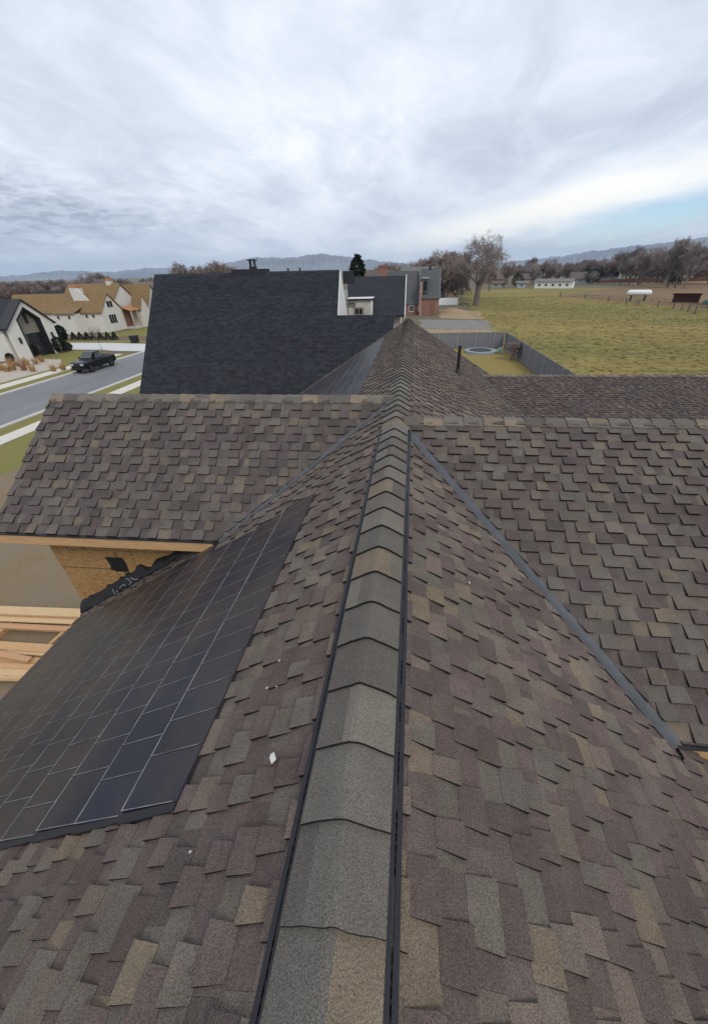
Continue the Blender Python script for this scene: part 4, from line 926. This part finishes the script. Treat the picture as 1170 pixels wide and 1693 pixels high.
for sg in (-1, 1):
    pane([(sg*.905, 2.06, 1.30), (sg*.915, 2.72, 1.30), (sg*.765, 2.70, 1.80), (sg*.775, 2.46, 1.80)], cab, 'side_window', (sg*.03, 0, .012))
    pane([(sg*.915, 2.80, 1.30), (sg*.915, 3.46, 1.30), (sg*.775, 3.42, 1.78), (sg*.765, 2.78, 1.80)], cab, 'side_window', (sg*.03, 0, .012))
    for yy in (1.02, 4.62):
        b = MB(); b.tube([(sg*.74, yy, .39), (sg*1.01, yy, .39)], [.385, .385], 20); wh = b.build('wheel', M_TYRE, tr, bevel=.03)
        b = MB(); b.tube([(sg*1.0, yy, .39), (sg*1.022, yy, .39)], [.25, .22], 14); b.build('rim', M_RIM, wh)
        b = MB()
        for i in range(10):
            a0, a1 = pi*i/10, pi*(i+1)/10
            P = lambda r_, a, x_: (sg*x_, yy+r_*cos(a), .39+r_*sin(a))
            b.quad(P(.42, a0, 1.015), P(.50, a0, 1.03), P(.50, a1, 1.03), P(.42, a1, 1.015))
        fl = b.build('wheel_arch', M_TYRE, tr); so = fl.modifiers.new('t', 'SOLIDIFY'); so.thickness = .05
    b = MB(); b.box((sg*.62-.18, -.0, .86), (sg*.62+.18, .14, 1.02)); b.build('headlight', M_LAMP, tr, bevel=.02)
    b = MB(); b.box((min(sg*.98, sg*1.16), 1.95, 1.28), (max(sg*.98, sg*1.16), 2.06, 1.46)); b.build('wing_mirror', M_CAR, tr, bevel=.02)
    b = MB(); b.box((sg*.86-.07, 5.62, .85), (sg*.86+.07, 5.69, 1.15)); b.build('tail_light', mat('red_lens', (.25, .01, .01), .2, .05, 8), tr)
b = MB(); b.box((-.42, -.02, .62), (.42, .10, 1.0)); b.build('grille', M_CHROME, tr, bevel=.02)
b = MB(); b.box((-.92, -.08, .42), (.92, .14, .62)); b.build('bumper', M_CHROME, tr, bevel=.03)
b = MB(); b.box((-.84, 3.86, 1.222), (.84, 5.50, 1.225)); b.build('cargo_bed', M_TYRE, tr)

tr.scale = (1, 1, 1.1)
# ---------------------------------------------------------------- trees and shrubs
def bare_tree_mesh(seed, ht, spread, levels=5, trunk_r=.3, fork=.22, droop=0.0, twig_n=4, kids=(3, 4), rtw=.012, multi=1):
    rnd = random.Random(seed); tk = MB(); cw = MB()
    def grow(p, d, ln, r, lv):
        n_ = 3 if lv else 4; pts = [p]; rad = [r]; q = p.copy(); dd = d.copy()
        for i in range(n_):
            dd = (dd+Vector((rnd.uniform(-1, 1), rnd.uniform(-1, 1), rnd.uniform(-.5, .7)))*(.16+.03*lv)+Vector((0, 0, -droop*lv*.08))).normalized()
            q = q+dd*(ln/n_); pts.append(q.copy()); rad.append(max(r*(1-.45*(i+1)/n_), rtw))
        (tk if lv <= 1 else cw).tube(pts, rad, 7 if lv == 0 else (5 if lv == 1 else 3), cap=False)
        if lv >= levels:
            for _ in range(twig_n):
                s0 = pts[rnd.randint(1, n_)]; td = (dd+Vector((rnd.uniform(-1, 1), rnd.uniform(-1, 1), rnd.uniform(-.6, .8)-droop))).normalized()
                l2 = ln*rnd.uniform(.5, 1.1); e = s0+td*l2; sd_ = td.orthogonal().normalized()*rtw*1.1
                cw.add([s0-sd_, s0+sd_, e], ((0, 1, 2),))
            return
        k_ = rnd.randint(*kids) + (1 if lv == 0 else 0)
        for j in range(k_):
            s0 = pts[n_] if j < 2 else pts[rnd.randint(max(1, n_-2), n_)]
            az_ = 2*pi*(j+rnd.random()*.7)/k_; sp = spread*rnd.uniform(.6, 1.25)
            side = dd.orthogonal().normalized(); side2 = dd.cross(side)
            nd = (dd*cos(sp)+(side*cos(az_)+side2*sin(az_))*sin(sp)+Vector((0, 0, .12))).normalized()
            grow(s0, nd, ln*rnd.uniform(.62, .82), max(rad[-1]*rnd.uniform(.62, .8), rtw), lv+1)
    for m_i in range(multi):
        tilt = Vector((rnd.uniform(-.2, .2), rnd.uniform(-.2, .2), 1)).normalized() if multi > 1 else Vector((rnd.uniform(-.06, .06), rnd.uniform(-.06, .06), 1)).normalized()
        grow(Vector((m_i*.3, 0, -.1)), tilt, ht*fork, trunk_r, 0)
    zmax = max(v[2] for v in cw.v); k_ = ht/zmax
    tk.v = [(a*k_, b_*k_, c_*k_) for a, b_, c_ in tk.v]; cw.v = [(a*k_, b_*k_, c_*k_) for a, b_, c_ in cw.v]
    return tk, cw
def make_tree(name, seed, label, m_tw, group=None, **kw):
    tk, cw = bare_tree_mesh(seed, **kw); o = tag(empty(name, (0, 0, 0)), label, 'tree', group)
    tk.build('trunk', M_BARK, o); cw.build('crown', m_tw, o); return o
big = make_tree('pasture_tree', 12, 'large spreading leafless tree standing at the pasture edge', M_TWIG, ht=19.5, spread=.66, levels=6, trunk_r=.42, fork=.13, droop=.16, twig_n=3, kids=(3, 3), rtw=.014, multi=2)
big.location = (19.5, 136, 0); big.rotation_euler = (0, 0, 1.2)
pro = [make_tree('bare_tree', 30+i, 'x', (M_TWIG, M_TWIG2)[i % 2], ht=h_, spread=sp, levels=5, trunk_r=.15, fork=fk*.8, twig_n=6, kids=(3, 4), rtw=.024, multi=mu) for i, (h_, sp, fk, mu) in enumerate(((12, .55, .20, 2), (13, .42, .24, 2), (10, .62, .16, 3), (15, .34, .25, 2), (11, .5, .16, 3)))]
used = [False]*len(pro)
def put_tree(k_, x_, y_, sc, rz, label, group):
    o = pro[k_] if not used[k_] else copy_tree(pro[k_]); used[k_] = True
    o.location = (x_, y_, 0); o.scale = (sc*random.uniform(.9, 1.15), sc*random.uniform(.9, 1.15), sc); o.rotation_euler = (0, 0, rz); tag(o, label, 'tree', group)
random.seed(99)
def tree_at(px, ybase_dist, top_px, lab, grp, k_=None):
    """tree in the direction of pixel column px at a distance, as tall as the photo shows"""
    d = ray(px, top_px); hd = sqrt(d.x*d.x+d.y*d.y); t = ybase_dist/hd; p = CAM+d*t
    k_ = random.randrange(5) if k_ is None else k_; base_h = (12, 13, 10, 15, 11)[k_]
    put_tree(k_, p.x, p.y, max(p.z, 3)/base_h, random.uniform(0, 6.28), lab, grp)
# wood on the far side of the fields
for i in range(62):
    px = 855+5.6*i+random.uniform(-5, 5); dist = random.uniform(300, 430)
    hor = 441-(px-900)*.0248
    top = hor-random.uniform(2, 12)-max(0, (px-960))*.085-(10 if random.random() < .15 else 0)
    tree_at(px, dist, max(top, 392), 'leafless tree in the wood behind the brown field', 'leafless trees in the far wood')
for (px, dist, top, k_) in ((1148, 260, 386, 3), (1128, 265, 398, 1), (1160, 250, 392, 3), (1075, 290, 404, 1), (1060, 300, 402, 3)):
    tree_at(px, dist, top, 'tall slender leafless tree rising above the far wood', 'tall leafless trees over the wood', k_)
for (px, dist, top) in ((640, 190, 432), (662, 210, 432), (690, 230, 428), (712, 200, 418), (735, 170, 414), (748, 185, 412), (760, 160, 420), (728, 150, 432), (752, 150, 440), (815, 230, 424), (840, 260, 428), (700, 260, 424), (655, 250, 430), (742, 220, 408), (772, 200, 412)):
    tree_at(px, dist, top, 'leafless tree in the thicket behind the brick house', 'leafless trees behind the brick house')
for (px, dist, top) in ((298, 120, 428), (354, 110, 426), (150, 240, 446), (158, 250, 447), (345, 130, 430), (366, 125, 432)):
    tree_at(px, dist, top, *(('thin leafless tree rising behind the tan-roofed house', 'leafless trees behind the tan roofs') if px < 250 else ('leafless treetop showing over the charcoal ridge', 'leafless treetops over the charcoal ridge')))
for i in range(46):
    px = -10+5.9*i+random.uniform(-4, 4); hor = 462-px*.0242
    tree_at(px, random.uniform(170, 420), hor-random.uniform(-9, 1), 'leafless tree among the distant houses along the street side', 'leafless trees in the left neighbourhood')
for (px, dist, top, k_) in ((24, 150, 462, 2), (40, 160, 463, 0), (8, 150, 463, 4)):
    tree_at(px, dist, top, 'grey leafless tree behind the white gabled house', 'leafless trees behind the gabled house', k_)

def conifer(name, x_, y_, ht, rad, label, shape=1.0, n_=1500, grp=None, cat='tree', stem=True):
    rnd = random.Random(int(x_*7+y_*3)); o = tag(empty(name, (x_, y_, 0)), label, cat, grp)
    b = MB(); b.tube([(0, 0, -.1), (0, 0, ht*.85)], [ht*.025+.02, .02], 6); b.build('trunk', M_BARK, o)
    b = MB()
    for i in range(n_):
        u = rnd.random(); z = ht*(.10+.9*u); prof_ = (min(1, (1-u)**shape*1.05) if shape > .6 else sqrt(max(0, 1-(2*u-.95)**2)))
        rr2 = rad*prof_*(.55+.45*rnd.random()**.5)*(1+.18*sin(u*23+rnd.random())); a = rnd.uniform(0, 2*pi)
        p = Vector((rr2*cos(a), rr2*sin(a), z)); t_ = Vector((cos(a), sin(a), rnd.uniform(-.5, .5))).normalized(); s_ = t_.cross(Vector((0, 0, 1))).normalized()
        l_ = ht*rnd.uniform(.03, .07)*(1.0 if n_ > 1000 else 2.6); w_ = l_*rnd.uniform(.25, .5); up_ = Vector((0, 0, rnd.uniform(-.4, .4)*l_))
        b.add([p-s_*w_, p+s_*w_, p+t_*l_+up_], ((0, 1, 2),)); b.add([p-t_*w_+Vector((0, 0, w_)), p+t_*w_*.3-Vector((0, 0, w_)), p+t_*l_*.8+s_*w_*.6], ((0, 1, 2),))
    b.build('crown', M_CONE, o); return o
p_ = AY(590, 421, 75); conifer('evergreen_tree', p_.x, 75, p_.z, 1.35, 'dark round-topped evergreen rising behind the charcoal roof', .45)
p_ = G(983, 467); conifer('evergreen_bush', 112, 290, 8.5, 5.2, 'broad dark evergreen bush beside the ranch building', .4)
p_ = AY(1118, 450, 262); conifer('evergreen_tree', p_.x, 262, 15, 2.4, 'narrow dark evergreen standing before the far wood', 1.0)
p_ = AY(860, 460, 262); conifer('evergreen_bush', p_.x, 268, 6.5, 3.4, 'dark round evergreen bush behind the blue-grey shed', .4)
p_ = AY(905, 460, 255); conifer('evergreen_bush', p_.x, 262, 5.2, 3.0, 'dark evergreen bush showing over the ranch roof', .4)
# shrubs round the street houses
sh = [((97, 563), 2.6, .75, 'tall dark evergreen shrub at the corner between the two street houses'), ((91, 582), 2.2, 1.0, 'big dark round shrub right of the black-framed entry'), ((104, 579), 1.2, .6, 'small dark round shrub at the driveway edge'), ((42, 590), 2.0, 1.0, 'dark shrub left of the black-framed entry'), ((9, 597), 1.1, .5, 'small dark shrub at the side wall of the white gabled house')]
for (pp_, h_, r_, lab) in sh:
    p_ = G(*pp_); conifer('evergreen_shrub', p_.x+1.1, p_.y, h_, r_, lab, .4, 900, None, 'shrub')
for i, px in enumerate((124, 135, 146, 156, 168, 180, 191)):
    p_ = G(px, 561.5-.05*i); conifer('clipped_shrub', p_.x, p_.y, 1.35, .55, 'small dark clipped shrub in the row along the driveway', 1.0, 420, 'shrubs in a row along the driveway', 'shrub')
# tufts of dry ornamental grass
def tuft(px, py, h_, lab, grp, col):
    p_ = G(px, py); rnd = random.Random(px); b = MB()
    for i in range(130):
        a = rnd.uniform(0, 2*pi); r_ = rnd.random()*.25; q0 = Vector((r_*cos(a), r_*sin(a), 0)); e = q0+Vector((cos(a)*rnd.random()*.55, sin(a)*rnd.random()*.55, h_*rnd.uniform(.5, 1))); s_ = Vector((-sin(a), cos(a), 0))*.025
        b.add([q0-s_, q0+s_, e], ((0, 1, 2),))
    o = b.build('ornamental_grass', col); o.location = (p_.x, p_.y, .016); tag(o, lab, 'grass tuft', grp)
M_TUFT = mat('dry_tuft', (.40, .25, .11), .95, .25, 2); M_TUFT2 = mat('rust_tuft', (.30, .13, .08), .95, .25, 2)
for (px, py) in ((5, 612), (13, 614), (22, 612), (30, 605), (46, 604), (55, 614), (60, 602), (90, 614), (106, 612), (17, 602), (70, 598)):
    tuft(px, py, 1.1, 'tan tuft of dry ornamental grass in the pale gravel bed', 'tan grass tufts in the gravel bed', M_TUFT)
for (px, py) in ((24, 610), (41, 612), (42, 603)):
    tuft(px, py, 1.2, 'rust red tuft of dry grass in the pale gravel bed', 'rust grass tufts in the gravel bed', M_TUFT2)
p_ = G(170, 581); sp = make_tree('young_street_tree', 71, 'thin leafless young tree on the verge behind the pickup', M_TWIG2, ht=4.2, spread=.4, levels=3, trunk_r=.06, fork=.4, twig_n=3, rtw=.012); sp.location = (p_.x, p_.y, 0)
bn_ = tag(empty('wheeled_bin', G(224, 566)), 'black wheeled bin standing beyond the driveway', 'bin')
b = MB(); b.slab([(-.5, -.45, .1), (.5, -.45, .1), (.6, -.5, 1.1), (-.6, -.5, 1.1)], (0, .9, 0)); b.build('bin_body', M_BLACKTRIM, bn_); b = MB(); b.box((-.64, -.55, 1.1), (.64, .5, 1.2)); b.build('lid', M_BLACKTRIM, bn_)
for (x_, y_, lab) in ((12.6, 51.5, 'leafless brown shrub against the back yard fence'),):
    sp = make_tree('yard_shrub', 81, lab, M_TWIG, ht=2.3, spread=.6, levels=4, trunk_r=.05, fork=.25, twig_n=4, rtw=.014, multi=3); sp.location = (x_, y_, 0); sp['category'] = 'shrub'

# ---------------------------------------------------------------- mountains
M_MTN = mat('mountain_rock', (.17, .165, .17), .95, .2, .0012, col2=(.24, .235, .24))
def mountain(name, pts, dist, depth, seed):
    """ridge whose skyline follows (azimuth, elevation) pairs, with gullied flanks"""
    rnd = random.Random(seed); b = MB(); nA, nR = 240, 14; vs = []
    a0, a1 = pts[0][0], pts[-1][0]; ph = [rnd.uniform(0, 6.28) for _ in range(12)]
    def elv(a):
        for i in range(len(pts)-1):
            if pts[i][0] <= a <= pts[i+1][0]:
                t = (a-pts[i][0])/(pts[i+1][0]-pts[i][0]); t = t*t*(3-2*t); return pts[i][1]*(1-t)+pts[i+1][1]*t
        return 0
    for i in range(nA+1):
        a = a0+(a1-a0)*i/nA; e_ = elv(a)+.035*sin(a*3.1+ph[0])+.03*sin(a*7.3+ph[1])+.018*sin(a*17+ph[2]); e_ = max(e_, .05)
        for j in range(nR+1):
            u = j/nR; r_ = dist+depth*(u-1)
            gul = (sin(a*9+ph[3]+u*2)+.7*sin(a*21+ph[4]-u*3)+.5*sin(a*47+ph[5]))*.10*u*(1-u)*4
            z = math.tan(R(e_))*dist*(u**1.25)*(1+gul) if j < nR else math.tan(R(e_))*dist
            vs.append((sin(R(a))*r_, cos(R(a))*r_, z-2))
        r_ = dist+depth*.6; vs.append((sin(R(a))*r_, cos(R(a))*r_, -2))
    n_ = nR+2; fs = [(i*n_+j, (i+1)*n_+j, (i+1)*n_+j+1, i*n_+j+1) for i in range(nA) for j in range(n_-1)]
    b.add(vs, fs); return tag(b.build(name, M_MTN, smooth=True), kind='structure')
mountain('mountain_range', [(-62, .5), (-52, .55), (-45, .42), (-40, .80), (-36, .62), (-31.6, .92), (-27, .75), (-23, .95), (-18, .6), (-10, .3)], 9500, 1800, 1)
mountain('mountain_range', [(-26, .1), (-22.8, 1.40), (-19.9, 1.80), (-16, 1.72), (-11.8, 2.05), (-9.0, 1.75), (-6, 1.35), (-3.5, 1.05), (1.1, .6), (6, .1)], 7600, 1600, 2)
mountain('mountain_range', [(5, .1), (10.7, .62), (14.1, .90), (17, 1.1), (20.4, 1.50), (24.9, 1.85), (30.5, 2.25), (38, 2.5), (48, 2.0)], 8200, 1700, 3)

# ---------------------------------------------------------------- haze
hb = MB(); hb.box((-13000, -1500, -1.5), (13000, 12500, 375))
hm = bpy.data.materials.new('haze_air'); hm.use_nodes = True; t = hm.node_tree; t.nodes.clear()
vo = t.nodes.new('ShaderNodeVolumePrincipled'); vo.inputs['Color'].default_value = (.55, .74, 1.0, 1); vo.inputs['Density'].default_value = 8e-5; vo.inputs['Anisotropy'].default_value = .1
ou = t.nodes.new('ShaderNodeOutputMaterial'); t.links.new(vo.outputs[0], ou.inputs['Volume'])
tag(hb.build('haze', hm), kind='stuff')
